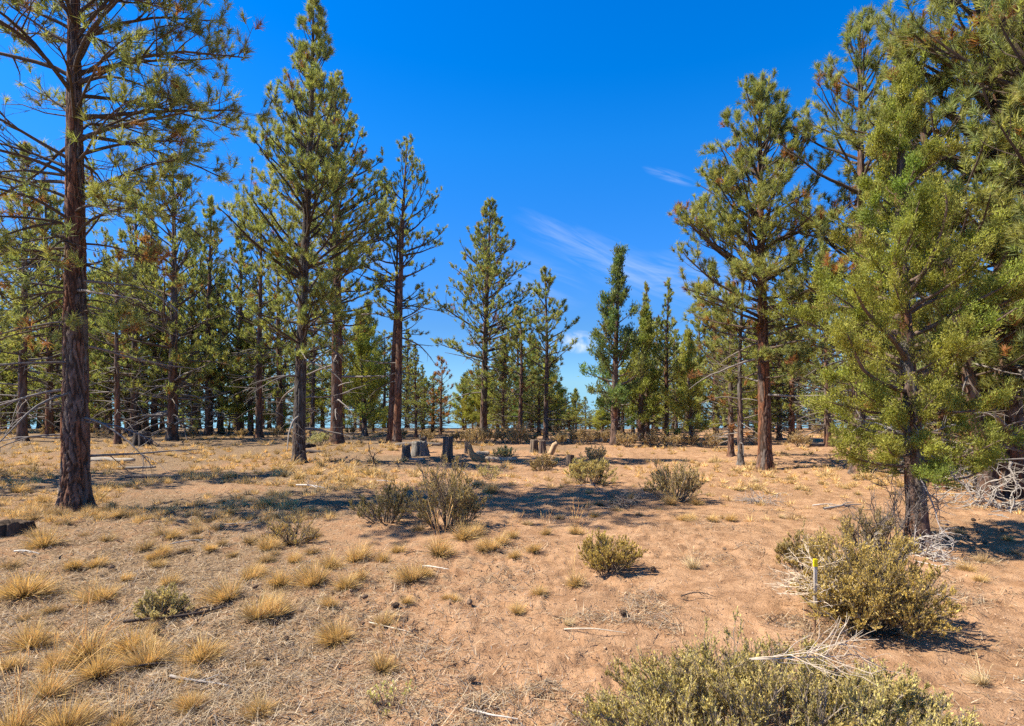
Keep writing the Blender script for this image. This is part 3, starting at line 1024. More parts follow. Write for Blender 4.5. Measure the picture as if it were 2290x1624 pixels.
def shrub(seed, W, D, Hh, nst=22, leaf=(.02, .006), nleaf=6000, leafc=(0.493, 0.389, 0.146), leafc2=(0.660, 0.501, 0.190), twig=(0.310, 0.259, 0.198), upright=.5,
          lean=(0, 0), topvar=.35, k2=9, k3=4, rtw=.004, base=.16, bare=.25, tri_w=1.0, hump=None, dead=.0):
    rng = np.random.default_rng(seed)
    a = rng.uniform(0, 6.28, nst)
    q = np.sqrt(rng.random(nst))
    tx, ty = np.cos(a) * q, np.sin(a) * q
    hz = np.sqrt(np.clip(1 - (q * .92) ** 2, .05, 1)) * (1 - topvar * rng.random(nst))
    if hump is not None:
        hz = hz * (hump[1] + (1 - hump[1]) * np.exp(-((tx - hump[0]) / hump[2]) ** 2))
    tgt = np.stack([tx * W * .5 + lean[0] * hz, ty * D * .5 + lean[1] * hz, hz * Hh], -1)
    b = np.stack([tx * W * base, ty * D * base, np.full(nst, -.03)], -1)
    dv = tgt - b
    L = np.linalg.norm(dv, axis=1) * 1.04
    st = polylines(b, dv + np.stack([tx * W * .2, ty * D * .2, np.full(nst, -.1)], -1) * (1 - upright), L, 6, upright * .7, .14, rng)
    p2 = np.repeat(np.arange(nst), k2)
    s2 = rng.uniform(.22, 1, len(p2))
    pos, T = pl_eval(st, p2, s2)
    D2 = norm(T + rand_unit(len(p2), rng) * .85 + np.array((0, 0, .45 * upright + .1)))
    L2 = L[p2] * .40 * (1.15 - .7 * s2) * rng.uniform(.5, 1.3, len(p2))
    t2 = polylines(pos, D2, L2, 3, .5 * upright, .16, rng)
    p3 = np.repeat(np.arange(len(p2)), k3)
    s3 = rng.uniform(.25, 1, len(p3))
    pos3, T3 = pl_eval(t2, p3, s3)
    D3 = norm(T3 + rand_unit(len(p3), rng) * .8 + np.array((0, 0, .35)))
    L3 = L2[p3] * .5 * rng.uniform(.5, 1.2, len(p3))
    t3 = polylines(pos3, D3, L3, 1, .4, .16, rng)
    w = MB()
    tw = np.array(twig)
    r_ = rtw * 2.2 * rng.uniform(.7, 1.4, nst)
    V, qd = tubes(st, r_, r_ * .35, 5); w.add(V, qd, None, tw * .75)
    V, qd = tubes(t2, np.full(len(p2), rtw * .9), np.full(len(p2), rtw * .4), 3); w.add(V, qd, None, tw)
    V, qd = tubes(t3, np.full(len(p3), rtw * .5), np.full(len(p3), rtw * .3), 3); w.add(V, qd, None, tw * 1.15)
    lf = MB()
    if nleaf:
        isdead = rng.random(nst) < dead
        a_ = int(nleaf * .8)
        i3 = rng.integers(0, len(p3), a_)
        P3, Td3 = pl_eval(t3, i3, rng.uniform(.05, 1.0, a_))
        i2 = rng.integers(0, len(p2), nleaf - a_)
        P2, Td2 = pl_eval(t2, i2, rng.uniform(bare, 1, nleaf - a_))
        P, Td = np.concatenate([P3, P2]), np.concatenate([Td3, Td2])
        own = np.concatenate([p2[p3[i3]], p2[i2]])
        keep = ~isdead[own] & (P[:, 2] > Hh * .06)
        P, Td, own = P[keep], Td[keep], own[keep]
        n = len(P)
        d_ = norm(Td + rand_unit(n, rng) * .9 + np.array((0, 0, .3)))
        stem_mix = rng.random((nst, 1))[own]
        mx = np.clip(.6 * rng.random((n, 1)) + .5 * stem_mix - .05, 0, 1)
        c = (np.array(leafc) * (1 - mx) + np.array(leafc2) * mx) * rng.uniform(.65, 1.3, (n, 1))
        Lf = leaf[0] * rng.uniform(.6, 1.3, n)
        V, t = blades3(P, d_, Lf * 1.25, leaf[1] * 1.35 * rng.uniform(.7, 1.3, n), rng)
        lf.add(V, None, t, np.repeat(c, 3, 0))
    return w.mesh('stems', M_TWIG), lf.mesh('leaves', M_LEAF, False)


def place_shrub(name, label, u, v, data, rz=0.0, group=None, loc=None, scale=None, cat='shrub'):
    p = at(u, v) if loc is None else loc
    o = thing(name, label, cat, p, rz, scale, group)
    link('stems', data[0], o)
    if data[1]:
        link('leaves', data[1], o)
    return o


def sz(u, v, wpx, hpx_):
    d = at(u, v)[1]
    return wpx / FPX * d, hpx_ / FPX * d


SAGE = dict(leafc=(0.450, 0.341, 0.146), leafc2=(0.636, 0.467, 0.190), twig=(0.295, 0.238, 0.174))
BITT = dict(leafc=(0.493, 0.331, 0.088), leafc2=(0.660, 0.513, 0.139), twig=(0.264, 0.194, 0.130))
w, h = sz(1000, 1190, 185, 175)
place_shrub('sagebrush', 'tall straggly grey sagebrush with bare twisted lower stems and one high leader', 1000, 1188,
            shrub(401, w, w * .8, h, 40, (.020, .006), 26000, upright=.6, hump=(-.25, .55, .42), k2=11, k3=5, rtw=.0042, dead=.15, bare=.4, leafc=(0.374, 0.296, 0.124), leafc2=(0.578, 0.421, 0.162), twig=(0.232, 0.180, 0.130)))
w, h = sz(865, 1175, 150, 92)
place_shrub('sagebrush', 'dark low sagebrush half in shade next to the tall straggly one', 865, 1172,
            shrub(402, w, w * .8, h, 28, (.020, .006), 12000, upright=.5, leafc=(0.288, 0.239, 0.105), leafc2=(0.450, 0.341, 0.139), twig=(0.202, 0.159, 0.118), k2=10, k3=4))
w, h = sz(650, 1212, 125, 62)
place_shrub('twiggy_shrub', 'half-dead twiggy shrub with a few yellow leaves in the tree shadow', 650, 1212,
            shrub(403, w, w * .7, h, 26, (.018, .006), 1800, upright=.4, leafc=(0.660, 0.389, 0.088), leafc2=(0.660, 0.501, 0.146), twig=(0.186, 0.144, 0.106), k2=9, k3=4))
w, h = sz(1318, 1086, 122, 55)
place_shrub('rabbitbrush', 'rounded pale grey-green shrub beside the small lone stump', 1318, 1086,
            shrub(404, w, w * .8, h, 44, (.035, .008), 11000, upright=.8, leafc=(0.578, 0.421, 0.162), leafc2=(0.660, 0.568, 0.212), twig=(0.341, 0.259, 0.162), k2=9, k3=3, topvar=.25))
w, h = sz(1508, 1128, 145, 86)
place_shrub('sagebrush', 'rounded grey sagebrush with golden grass tufts at its foot on open dirt', 1506, 1126,
            shrub(405, w, w * .8, h, 40, (.024, .007), 13000, upright=.6, k2=10, k3=4, **SAGE))
w, h = sz(1362, 1284, 155, 82)
place_shrub('bitterbrush', 'olive-yellow low bitterbrush alone on the open dirt', 1362, 1284,
            shrub(406, w, w * .75, h, 40, (.013, .007), 15000, upright=.45, k2=10, k3=5, rtw=.003, topvar=.3, **BITT))
w, h = sz(1330, 1032, 48, 42)
place_shrub('sagebrush', 'small grey sagebrush behind the rounded pale shrub', 1330, 1030, shrub(407, w, w, h, 26, (.03, .01), 5000, upright=.6, k2=8, k3=3, leafc=(0.550, 0.409, 0.205), leafc2=(0.660, 0.524, 0.264)))
w, h = sz(1212, 1050, 66, 36)
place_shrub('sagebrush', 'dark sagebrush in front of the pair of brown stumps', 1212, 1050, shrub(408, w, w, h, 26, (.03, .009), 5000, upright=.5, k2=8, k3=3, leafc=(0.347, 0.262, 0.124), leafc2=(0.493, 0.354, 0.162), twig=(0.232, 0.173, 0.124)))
w, h = sz(1128, 1024, 56, 26)
place_shrub('rabbitbrush', 'small pale tan shrub beside the fallen log', 1128, 1024, shrub(409, w, w, h, 26, (.035, .010), 4500, upright=.7, k2=8, k3=3, leafc=(0.660, 0.501, 0.205), leafc2=(0.660, 0.638, 0.264)))
w, h = sz(1090, 1078, 60, 40)
place_shrub('rabbitbrush', 'thin faded shrub just past the tall straggly sagebrush', 1092, 1072, shrub(410, w, w, h, 20, (.022, .006), 2200, upright=.5, k2=8, k3=3, leafc=(0.660, 0.501, 0.162), leafc2=(0.660, 0.616, 0.235), twig=(0.403, 0.303, 0.211)))
w, h = sz(1815, 1275, 150, 105)
place_shrub('sagebrush', 'grey-green sagebrush with one tall clump, behind the survey stake', 1800, 1272,
            shrub(411, w, w * .7, h, 36, (.018, .006), 15000, upright=.6, hump=(.1, .6, .4), k2=10, k3=5, rtw=.0035, leafc=(0.432, 0.331, 0.124), leafc2=(0.621, 0.444, 0.162), twig=(0.295, 0.238, 0.180)))
w, h = sz(1945, 1410, 300, 205)
place_shrub('bitterbrush', 'large spreading olive bitterbrush behind the yellow-topped stake', 1948, 1405,
            shrub(412, w, w * .85, h, 80, (.013, .007), 60000, upright=.35, k2=13, k3=6, rtw=.0032, base=.10, topvar=.3, leafc=(0.476, 0.331, 0.086), leafc2=(0.660, 0.490, 0.139), twig=(0.232, 0.180, 0.130)))
w, h = sz(1945, 1225, 120, 92)
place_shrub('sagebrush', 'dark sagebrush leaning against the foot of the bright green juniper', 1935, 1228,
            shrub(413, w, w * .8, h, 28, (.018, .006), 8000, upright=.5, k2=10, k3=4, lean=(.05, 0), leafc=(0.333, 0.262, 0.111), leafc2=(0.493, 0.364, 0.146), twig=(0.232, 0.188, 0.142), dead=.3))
w, h = sz(365, 1370, 120, 62)
place_shrub('bitterbrush', 'small yellow-green shrub with a dark dead branch lying at its foot', 365, 1368,
            shrub(414, w, w * .8, h, 34, (.013, .006), 9000, upright=.5, k2=9, k3=4, rtw=.0026, leafc=(.56, .44, .17), leafc2=(.68, .56, .28), twig=(0.310, 0.231, 0.149)))
w, h = sz(715, 996, 62, 34)
place_shrub('rabbitbrush', 'pale dry shrub between the dark conical pine and the red-brown trunk', 715, 995, shrub(415, w, w, h, 26, (.04, .011), 4000, upright=.6, k2=8, k3=3, leafc=(0.660, 0.548, 0.264), leafc2=(0.660, 0.669, 0.322)))
w, h = sz(870, 1580, 90, 55)
place_shrub('dry_weed', 'faint dry weed with thin leafless stems on the bare dirt', 872, 1585, shrub(416, w, w, h, 14, (.012, .005), 500, upright=.5, k2=6, k3=3, rtw=.0018, leafc=(0.660, 0.548, 0.175), leafc2=(0.660, 0.660, 0.250), twig=(0.465, 0.317, 0.186)))
# the wide brush at the near edge of the clearing
pf = at(1720, 1624)
place_shrub('bitterbrush', 'wide mound of grey-green brush with bare grey tips, dead pale branch on it', 0, 0,
            shrub(417, 1.95, 1.10, .52, 150, (.0115, .0060), 120000, upright=.5, k2=15, k3=7, rtw=.0028, base=.30, topvar=.42, hump=(-.35, .80, .5),
                  leafc=(0.476, 0.341, 0.111), leafc2=(0.660, 0.568, 0.198), twig=(0.326, 0.259, 0.192), dead=.12), loc=np.array((1.32, 2.80, float(ground_z(1.32, 2.8)))))
# sagebrush along the crest
sgv = [shrub(420 + i, 1.0, 1.0, .75, 24, (.05, .016), 3500, upright=.6, k2=8, k3=3, leafc=(0.432, 0.319, 0.162), leafc2=(0.578, 0.409, 0.198), twig=(0.264, 0.209, 0.155)) for i in range(3)]
for i, (u, v, w_) in enumerate([(1055, 996, 42), (1095, 992, 46), (1130, 990, 36), (1160, 993, 44), (1250, 994, 36), (1275, 990, 40), (1305, 996, 40), (1345, 992, 36),
                                (1405, 1000, 46), (1455, 998, 36), (1500, 1000, 40), (1540, 998, 36), (955, 984, 28), (1022, 986, 30), (1185, 986, 32),
                                (1590, 1002, 40), (1690, 996, 34), (1790, 1000, 40), (620, 978, 26), (540, 975, 24)] + [(30 + 94 * q + 23 * math.sin(q * 5.1), 972 + 4 * math.sin(q * 2.3), 20 + 6 * math.sin(q * 1.7)) for q in range(24)]):
    p = at(u, v)
    s = w_ / FPX * p[1] * 1.25
    place_shrub('sagebrush', 'grey sagebrush in the row along the crest below the far trees', 0, 0, sgv[i % 3], i * 1.3, 'sagebrush along the crest', loc=p, scale=float(s))

# ------------------------------------------------------------------ dead wood


def bramble(seed, n, L, spread, rtw, colr, k2=5, k3=3, elev=(10, 70), curl=.25, origin_r=.05, az=(0, 6.28), bend=-.4):
    """bare, much-branched dead twigs from one root"""
    rng = np.random.default_rng(seed)
    a = rng.uniform(az[0], az[1], n)
    e = np.radians(rng.uniform(elev[0], elev[1], n))
    D = np.stack([np.cos(a) * np.cos(e) * spread, np.sin(a) * np.cos(e) * spread, np.sin(e)], -1)
    st = polylines(rng.normal(0, origin_r, (n, 3)) * np.array((1, 1, .3)) + np.array((0, 0, .01)), D, L * rng.uniform(.6, 1.1, n), 8, bend + rng.normal(0, .4, n), curl * .6, rng)
    p2 = np.repeat(np.arange(n), k2)
    pos, T = pl_eval(st, p2, rng.uniform(.2, 1, len(p2)))
    t2 = polylines(pos, norm(T + rand_unit(len(p2), rng) * .8), L * rng.uniform(.2, .5, len(p2)), 5, bend * .5, curl, rng)
    p3 = np.repeat(np.arange(len(p2)), k3)
    pos, T = pl_eval(t2, p3, rng.uniform(.3, 1, len(p3)))
    t3 = polylines(pos, norm(T + rand_unit(len(p3), rng) * .8), L * rng.uniform(.08, .22, len(p3)), 3, 0, curl, rng)
    w = MB()
    c = np.array(colr)
    for t, r in ((st, rtw), (t2, rtw * .6), (t3, rtw * .38)):
        if len(t):
            t[..., 2] = np.maximum(t[..., 2], rtw * .4)
            V, q = tubes(t, np.full(len(t), r), np.full(len(t), r * .45), 4)
            w.add(V, q, None, c * np.random.default_rng(seed).uniform(.85, 1.1))
    return w.mesh('dead_twigs', M_TWIG)


def dead(name, label, u, v, me, rz=0, loc=None, cat='dead branches', dz=0.0, group=None, scale=None):
    p = at(u, v) if loc is None else np.array(loc, float)
    p = p + np.array((0, 0, dz))
    return tag(link(name, me, None, p, rz, scale), label, cat, group)


p = at(1836, 1398)
dead('tumbleweed', 'bleached bare skeleton of dry stalks lodged behind the survey stake', 0, 0,
     bramble(501, 30, .36, 1.0, .0042, (.62, .50, .36), 6, 3, (-55, 75), .22, .03, bend=-.2), loc=p + np.array((.02, .02, .24)), cat='dry plant')
dead('fallen_branch', 'pale bleached branch lying across the wide mound of brush', 0, 0,
     bramble(502, 2, .52, 1.0, .0038, (.60, .49, .37), 14, 2, (2, 12), .10, .004, (-.30, -.12), bend=-.35), loc=(1.10, 2.62, .51), cat='branch')
dead('dead_branch_tangle', 'tangle of curling white dead branches at the foot of the thick-trunked pine', 2232, 1140,
     bramble(503, 16, .95, 1.0, .014, (.36, .315, .27), 6, 3, (5, 85), .34, .12, bend=-1.2))
dead('dead_branch_tangle', 'white bare roots and branches sprawling from the juniper foot', 2042, 1240,
     bramble(504, 16, .50, 1.0, .009, (.50, .44, .38), 6, 4, (-4, 40), .26, .10, (2.2, 6.0)))
dead('dead_branch_tangle', 'dark leafless shrub standing against the juniper trunk', 1995, 1225,
     bramble(505, 12, .75, .7, .008, (.14, .115, .10), 6, 4, (35, 85), .24, .08, bend=.1))
dead('twig_pile', 'low grey pile of dead twigs on the open dirt', 1705, 1128, bramble(506, 22, .34, 1.0, .006, (.36, .31, .27), 5, 2, (0, 30), .2, .10))
dead('twig_pile', 'dark dead brush among shaded grass beside the rounded sagebrush', 1392, 1142, bramble(507, 14, .36, 1.0, .008, (.20, .165, .14), 5, 3, (5, 60), .25, .10))
dead('fallen_branch', 'forked dark twig sticking up from the shaded grass', 1355, 1120, bramble(508, 2, .45, 1.0, .009, (.22, .19, .165), 2, 1, (25, 40), .12, .02, (2.4, 3.2)), cat='branch')
dead('fallen_branch', 'burnt black curved branch standing up in front of the pale twin trunks', 838, 1052, bramble(509, 3, .62, .6, .016, (.055, .045, .04), 3, 1, (40, 80), .3, .03, bend=-.6), cat='branch')
dead('fallen_branch', 'small white bleached twig upright near the thin faded shrub', 1045, 1072, bramble(510, 1, .28, .5, .010, (.62, .57, .50), 2, 0, (50, 70), .2, .01), cat='branch')


def stick(seed, L, r, colr, forks=2, arch=.03, wob=.09):
    rng = np.random.default_rng(seed)
    st = polylines(np.array([[-L / 2, 0, r]]), np.array([[1.0, 0, 0]]), np.array([L]), 10, 0, wob, rng)
    st[..., 2] = r * .8 + arch * np.sin(np.linspace(0, math.pi, 11)) * rng.random()
    w = MB()
    c = np.array(colr)
    V, q = tubes(st, np.array([r]), np.array([r * .4]), 6); w.add(V, q, None, c)
    if forks:
        p2 = np.zeros(forks, int)
        pos, T = pl_eval(st, p2, rng.uniform(.3, .9, forks))
        t2 = polylines(pos, norm(T + rng.normal(0, .7, (forks, 3)) * np.array((1, 1, .35))), L * rng.uniform(.15, .4, forks), 5, 0, .2, rng)
        t2[..., 2] = np.maximum(t2[..., 2], r * .4)
        V, q = tubes(t2, np.full(forks, r * .6), np.full(forks, r * .2), 4); w.add(V, q, None, c)
    return w.mesh('stick', M_TWIG)


PALE, GR, DK = (.55, .48, .40), (.33, .29, .25), (.085, .062, .048)
for (u, v, L, r, c, rz, lab, f) in [
        (430, 1372, .95, .014, DK, .35, 'dark crooked dead branch at the foot of the small yellow-green shrub', 4),
        (930, 1245, .26, .006, DK, .4, 'black forked twig on the dirt among grass tufts', 3),
        (1095, 1600, .34, .008, PALE, -.25, 'pale broken stick lying on bare dirt by the wide brush', 1),
        (975, 1278, .30, .008, (.7, .62, .5), -.3, 'bleached white stick among the grass tufts', 2),
        (700, 1090, .80, .018, (.58, .52, .45), -.3, 'long bleached stick in dry grass beyond the tree shadow', 3),
        (860, 1080, .40, .012, (.58, .52, .45), .2, 'short bleached stick beside the dark sagebrush', 2),
        (1315, 1095, .5, .010, GR, -.2, 'grey stick on the dirt before the rounded pale shrub', 2),
        (1900, 1140, .9, .02, GR, .12, 'grey fallen limb behind the dark sagebrush', 3),
        (1850, 1135, .45, .012, PALE, -.2, 'bleached forked stick on open dirt near the fallen limb', 3),
        (430, 1530, .45, .010, GR, -.5, 'grey twisted stick among golden tufts', 3),
        (345, 1490, .40, .008, DK, .2, 'thin dark stick between two golden tufts', 2),
        (420, 1215, .42, .009, GR, .5, 'grey bent stick in the pine shadow', 3),
        (60, 1235, .40, .012, (.5, .45, .38), -.3, 'weathered forked stick below the low cut stump', 3),
        (540, 1170, .45, .010, GR, .3, 'grey twig lying along the pine shadow', 3),
        (1560, 1350, .3, .006, DK, .1, 'dark thin twig on open dirt', 2),
        (2080, 1340, .4, .008, GR, -.4, 'grey twig on bare dirt beside the large spreading bitterbrush', 3),
        (1330, 1420, .45, .006, (.62, .52, .38), -.2, 'straw-coloured dry stem lying on the dirt', 0),
        (870, 1410, .40, .005, (.62, .52, .38), -.5, 'straw-coloured stem lying behind a golden tuft', 0),
]:
    p = at(u, v)
    dead('stick', lab, 0, 0, stick(int(u * 7 + v), L, r, c, f), rz, loc=p, cat='stick', dz=.005)


def stump(seed, r, h, colr, jag=.12, lean=(0, 0), flare=.35, k=40, nz=18, hollow=.35, split=0.0, burnt=0.0):
    rng = np.random.default_rng(seed)
    th = np.linspace(0, 2 * math.pi, k, endpoint=False)
    ridg = np.abs(vn(th * 5 / 1.0, np.full(k, seed), seed)) * 2
    lob = 1 + .14 * np.cos(2 * th + seed) + .10 * np.cos(5 * th + seed * 3)
    top = h * (1 - jag * (vn(np.cos(th) * 1.6 + 5, np.sin(th) * 1.6 + seed, seed) + .5) - jag * .5 * rng.random(k))
    if split:
        top = top * (1 - split * np.clip(np.cos(th - 1.0), 0, 1))
    V, C = [], []
    c = np.array(colr)
    for i in range(nz):
        s = i / (nz - 1)
        z = -.06 + (top + .06) * s
        g = 1 - .26 * smooth(.2, .75, np.abs(vn(th * 6 + .6 * vn(th * 2, z * 3, 5), z * 1.2 + 4, seed + 3)) * 2)
        rr = r * lob * g * (1 + flare * np.exp(-np.maximum(z, 0) / (r * .9))) * (1 - .1 * s)
        V.append(np.stack([rr * np.cos(th) + lean[0] * z, rr * np.sin(th) + lean[1] * z, z], -1))
        tone = .72 + .55 * hash2(np.floor(th * 4.1), np.full(k, 3.0), seed)
        cc = c * tone[:, None] * (.5 + .5 * smooth(.76, 1.0, g))[:, None]
        if burnt:
            cc = cc * (1 - burnt * smooth(-.1, .3, vn(th * 1.3, z * 2, seed + 8)))[:, None]
        C.append(cc)
    # broken top with a hollow centre
    for f, dz in ((.75, -.02), (.4, -hollow * .6), (.0, -hollow)):
        base = V[nz - 1]
        cen = base.mean(0)
        ring = cen + (base - cen) * f
        ring[:, 2] = base[:, 2] * f + cen[2] * (1 - f) + dz * h + .02 * h * rng.random(k) * (f > 0)
        V.append(ring)
        C.append(np.tile(c * .7, (k, 1)))
    n = len(V)
    V, C = np.concatenate(V), np.concatenate(C)
    i = np.arange(n - 1)[:, None] * k
    j = np.arange(k)[None]
    j2 = (j + 1) % k
    q = np.stack([i + j, i + j2, i + k + j2, i + k + j], -1).reshape(-1, 4)
    return mesh_np('stump', V, q, None, C, True, M_GREYWOOD)


GS, BS = (.40, .355, .31), (.30, .20, .13)
for (u, vb, vt, wpx, c, kw, lab) in [
        (908, 1030, 994, 19, (0.166, 0.144, 0.122), dict(seed=1, jag=.15), 'short grey stump, lower one beside the wide pale stump'),
        (938, 1022, 986, 30, (0.245, 0.216, 0.180), dict(seed=2, jag=.12, flare=.5), 'wide pale weathered stump with deep vertical cracks'),
        (951, 1014, 964, 14, (0.108, 0.086, 0.072), dict(seed=3, jag=.35, lean=(-.22, 0), split=.3), 'tall leaning dark slab of stump behind the wide pale stump'),
        (1000, 1032, 974, 23, (0.158, 0.133, 0.112), dict(seed=4, jag=.06, lean=(.03, 0)), 'tall upright grey stump with cracked sides, standing alone'),
        (1044, 1015, 987, 14, (0.144, 0.108, 0.086), dict(seed=5, jag=.3), 'dark jagged stump behind the curled orange root'),
        (1194, 1013, 983, 19, (0.194, 0.144, 0.101), dict(seed=6, jag=.05), 'paler brown stump of the touching pair'),
        (1213, 1015, 983, 17, (0.144, 0.104, 0.079), dict(seed=7, jag=.12, lean=(-.05, 0)), 'darker stump of the touching pair'),
        (1275, 1040, 1016, 19, (0.173, 0.126, 0.094), dict(seed=8, jag=.05, flare=.12), 'small lone sawn stump near the rounded pale shrub'),
        (1022, 1054, 1031, 8, (0.050, 0.040, 0.032), dict(seed=9, jag=.5, split=.4), 'small charred spike of stump behind the tall straggly sagebrush'),
        (1033, 1053, 1029, 7, (0.058, 0.043, 0.036), dict(seed=10, jag=.4), 'second charred spike next to the small burnt one'),
        (317, 997, 962, 36, (0.122, 0.097, 0.079), dict(seed=11, jag=.3, burnt=.5), 'dark broken stump among the bare grey branches'),
        (30, 1190, 1158, 70, (0.108, 0.072, 0.047), dict(seed=12, jag=.35, flare=.2), 'low cut stump near the big reddish pine'),
        (680, 1000, 989, 40, (0.072, 0.058, 0.047), dict(seed=13, jag=.4, flare=.3), 'low dark rotten stump behind the dark conical pine'),
]:
    p = at(u, vb)
    r = wpx / FPX * p[1] * .5
    h = (vb - vt) / FPX * p[1]
    sd = kw.pop('seed')
    tag(link('stump', stump(600 + sd, r, h, c, **kw), None, p), lab, 'stump')


def log_mesh(seed, L, r, colr, bow=.06, taper=.6):
    rng = np.random.default_rng(seed)
    k, n = 18, 22
    s = np.linspace(0, 1, n)
    th = np.linspace(0, 2 * math.pi, k, endpoint=False)
    V, C = [], []
    for i in range(n):
        rr = r * (1 - (1 - taper) * s[i]) * (1 + .18 * vn(th * 1.5, np.full(k, s[i] * 5 + seed), seed) + .12 * vn(th * 5, np.full(k, s[i] * 2), seed + 1))
        if i in (0, n - 1):
            rr = rr * .82
        x = (s[i] - .5) * L
        zw = r * .5 * float(vn(s[i] * 3.3, seed * .37, seed))
        V.append(np.stack([np.full(k, x) + (.1 * r * rng.random(k) if i in (0, n - 1) else 0), bow * math.sin(s[i] * 3.1) * L * .2 + rr * np.cos(th), rr * np.sin(th) + r * .55 + zw], -1))
        C.append(np.array(colr) * (.75 + .5 * hash2(np.floor(th * 3.3), np.full(k, 1.0), seed))[:, None])
    V.append(V[0].mean(0)[None]); C.append(np.array([colr]) * .6)
    V.append(V[n - 1].mean(0)[None]); C.append(np.array([colr]) * .6)
    V, C = np.concatenate(V), np.concatenate(C)
    i = np.arange(n - 1)[:, None] * k
    j = np.arange(k)[None]
    j2 = (j + 1) % k
    q = np.stack([i + j, i + k + j, i + k + j2, i + j2], -1).reshape(-1, 4)
    jj = np.arange(k)
    t = np.concatenate([np.stack([np.full(k, n * k), jj, (jj + 1) % k], -1), np.stack([np.full(k, n * k + 1), (n - 1) * k + (jj + 1) % k, (n - 1) * k + jj], -1)])
    return mesh_np('log', V, q, t, C, True, M_LOG)


for (u, v, Lpx, r, c, rz, lab) in [
        (935, 1000, 105, .10, (.22, .18, .145), .05, 'dark log lying behind the pale stumps'),
        (1079, 1021, 30, .11, (.42, .32, .22), .0, 'short thick log end beside the curled orange root'),
        (1114, 1028, 84, .075, (.48, .37, .26), -.12, 'long tan fallen log in front of the small pale tan shrub'),
        (250, 1030, 110, .085, (.36, .31, .25), -.12, 'pale bleached log beside the big reddish pine'),
        (305, 1040, 75, .045, (.30, .26, .215), .35, 'thin grey pole lying on the pale bleached log'),
        (345, 1062, 120, .06, (.14, .11, .09), .1, 'dark rotting log in the shade past the bleached log'),
        (930, 1030, 34, .05, (.45, .39, .33), .1, 'grey split log at the foot of the wide pale stump'),
        (1850, 1000, 80, .09, (.15, .12, .10), .05, 'dark log in the deep shade beyond the orange-brown pine'),
        (700, 1012, 50, .08, (.13, .10, .08), .1, 'dark log beside the low rotten stump'),
]:
    p = at(u, v)
    tag(link('log', log_mesh(int(u + v), Lpx / FPX * p[1], r, c), None, p - np.array((0, 0, .01)), rz), lab, 'log')


def root_mesh(seed, pts, r0, r1, colr):
    pl = np.array([pts], float)
    # smooth the path
    for _ in range(2):
        a, b = pl[:, :-1], pl[:, 1:]
        mid = np.stack([a * .75 + b * .25, a * .25 + b * .75], 2).reshape(1, -1, 3)
        pl = np.concatenate([pl[:, :1], mid, pl[:, -1:]], 1)
    V, q = tubes(pl, np.array([r0]), np.array([r1]), 14)
    n = pl.shape[1]
    th = np.tile(np.arange(14), n)
    V = V + (vn(V[:, 0] * 9, V[:, 2] * 9 + V[:, 1] * 9, seed) * r0 * .5)[:, None] * norm(V - np.repeat(pl[0], 14, 0))
    c = np.array(colr) * (.7 + .6 * hash2(th // 2, th * 0, seed))[:, None]
    cap0, cap1 = len(V), len(V) + 1
    V = np.vstack([V, pl[0, :1], pl[0, -1:]])
    c = np.vstack([c, [np.array(colr) * .6] * 2])
    jj = np.arange(14)
    t = np.concatenate([np.stack([np.full(14, cap0), (jj + 1) % 14, jj], -1), np.stack([np.full(14, cap1), (n - 1) * 14 + jj, (n - 1) * 14 + (jj + 1) % 14], -1)])
    return mesh_np('root', V, q, t, c, True, M_GREYWOOD)


p = at(1060, 1030)
tag(link('root', root_mesh(1, [(-.14, 0, .50), (-.13, 0, .36), (-.08, -.03, .2), (.02, -.04, .1), (.16, -.02, .05), (.26, 0, .0)], .05, .16, (.42, .25, .12)), None, p),
    'curled orange-brown root of an upturned stump at the end of a log', 'root')
p = at(1236, 1018)
tag(link('root', root_mesh(2, [(-.14, 0, -.03), (-.05, 0, .05), (.0, 0, .18), (.04, 0, .30), (.14, 0, .37)], .11, .07, (.42, .28, .16)), None, p),
    'leaning orange hook of broken root beside the touching pair of stumps', 'root')

# ------------------------------------------------------------------ survey stake


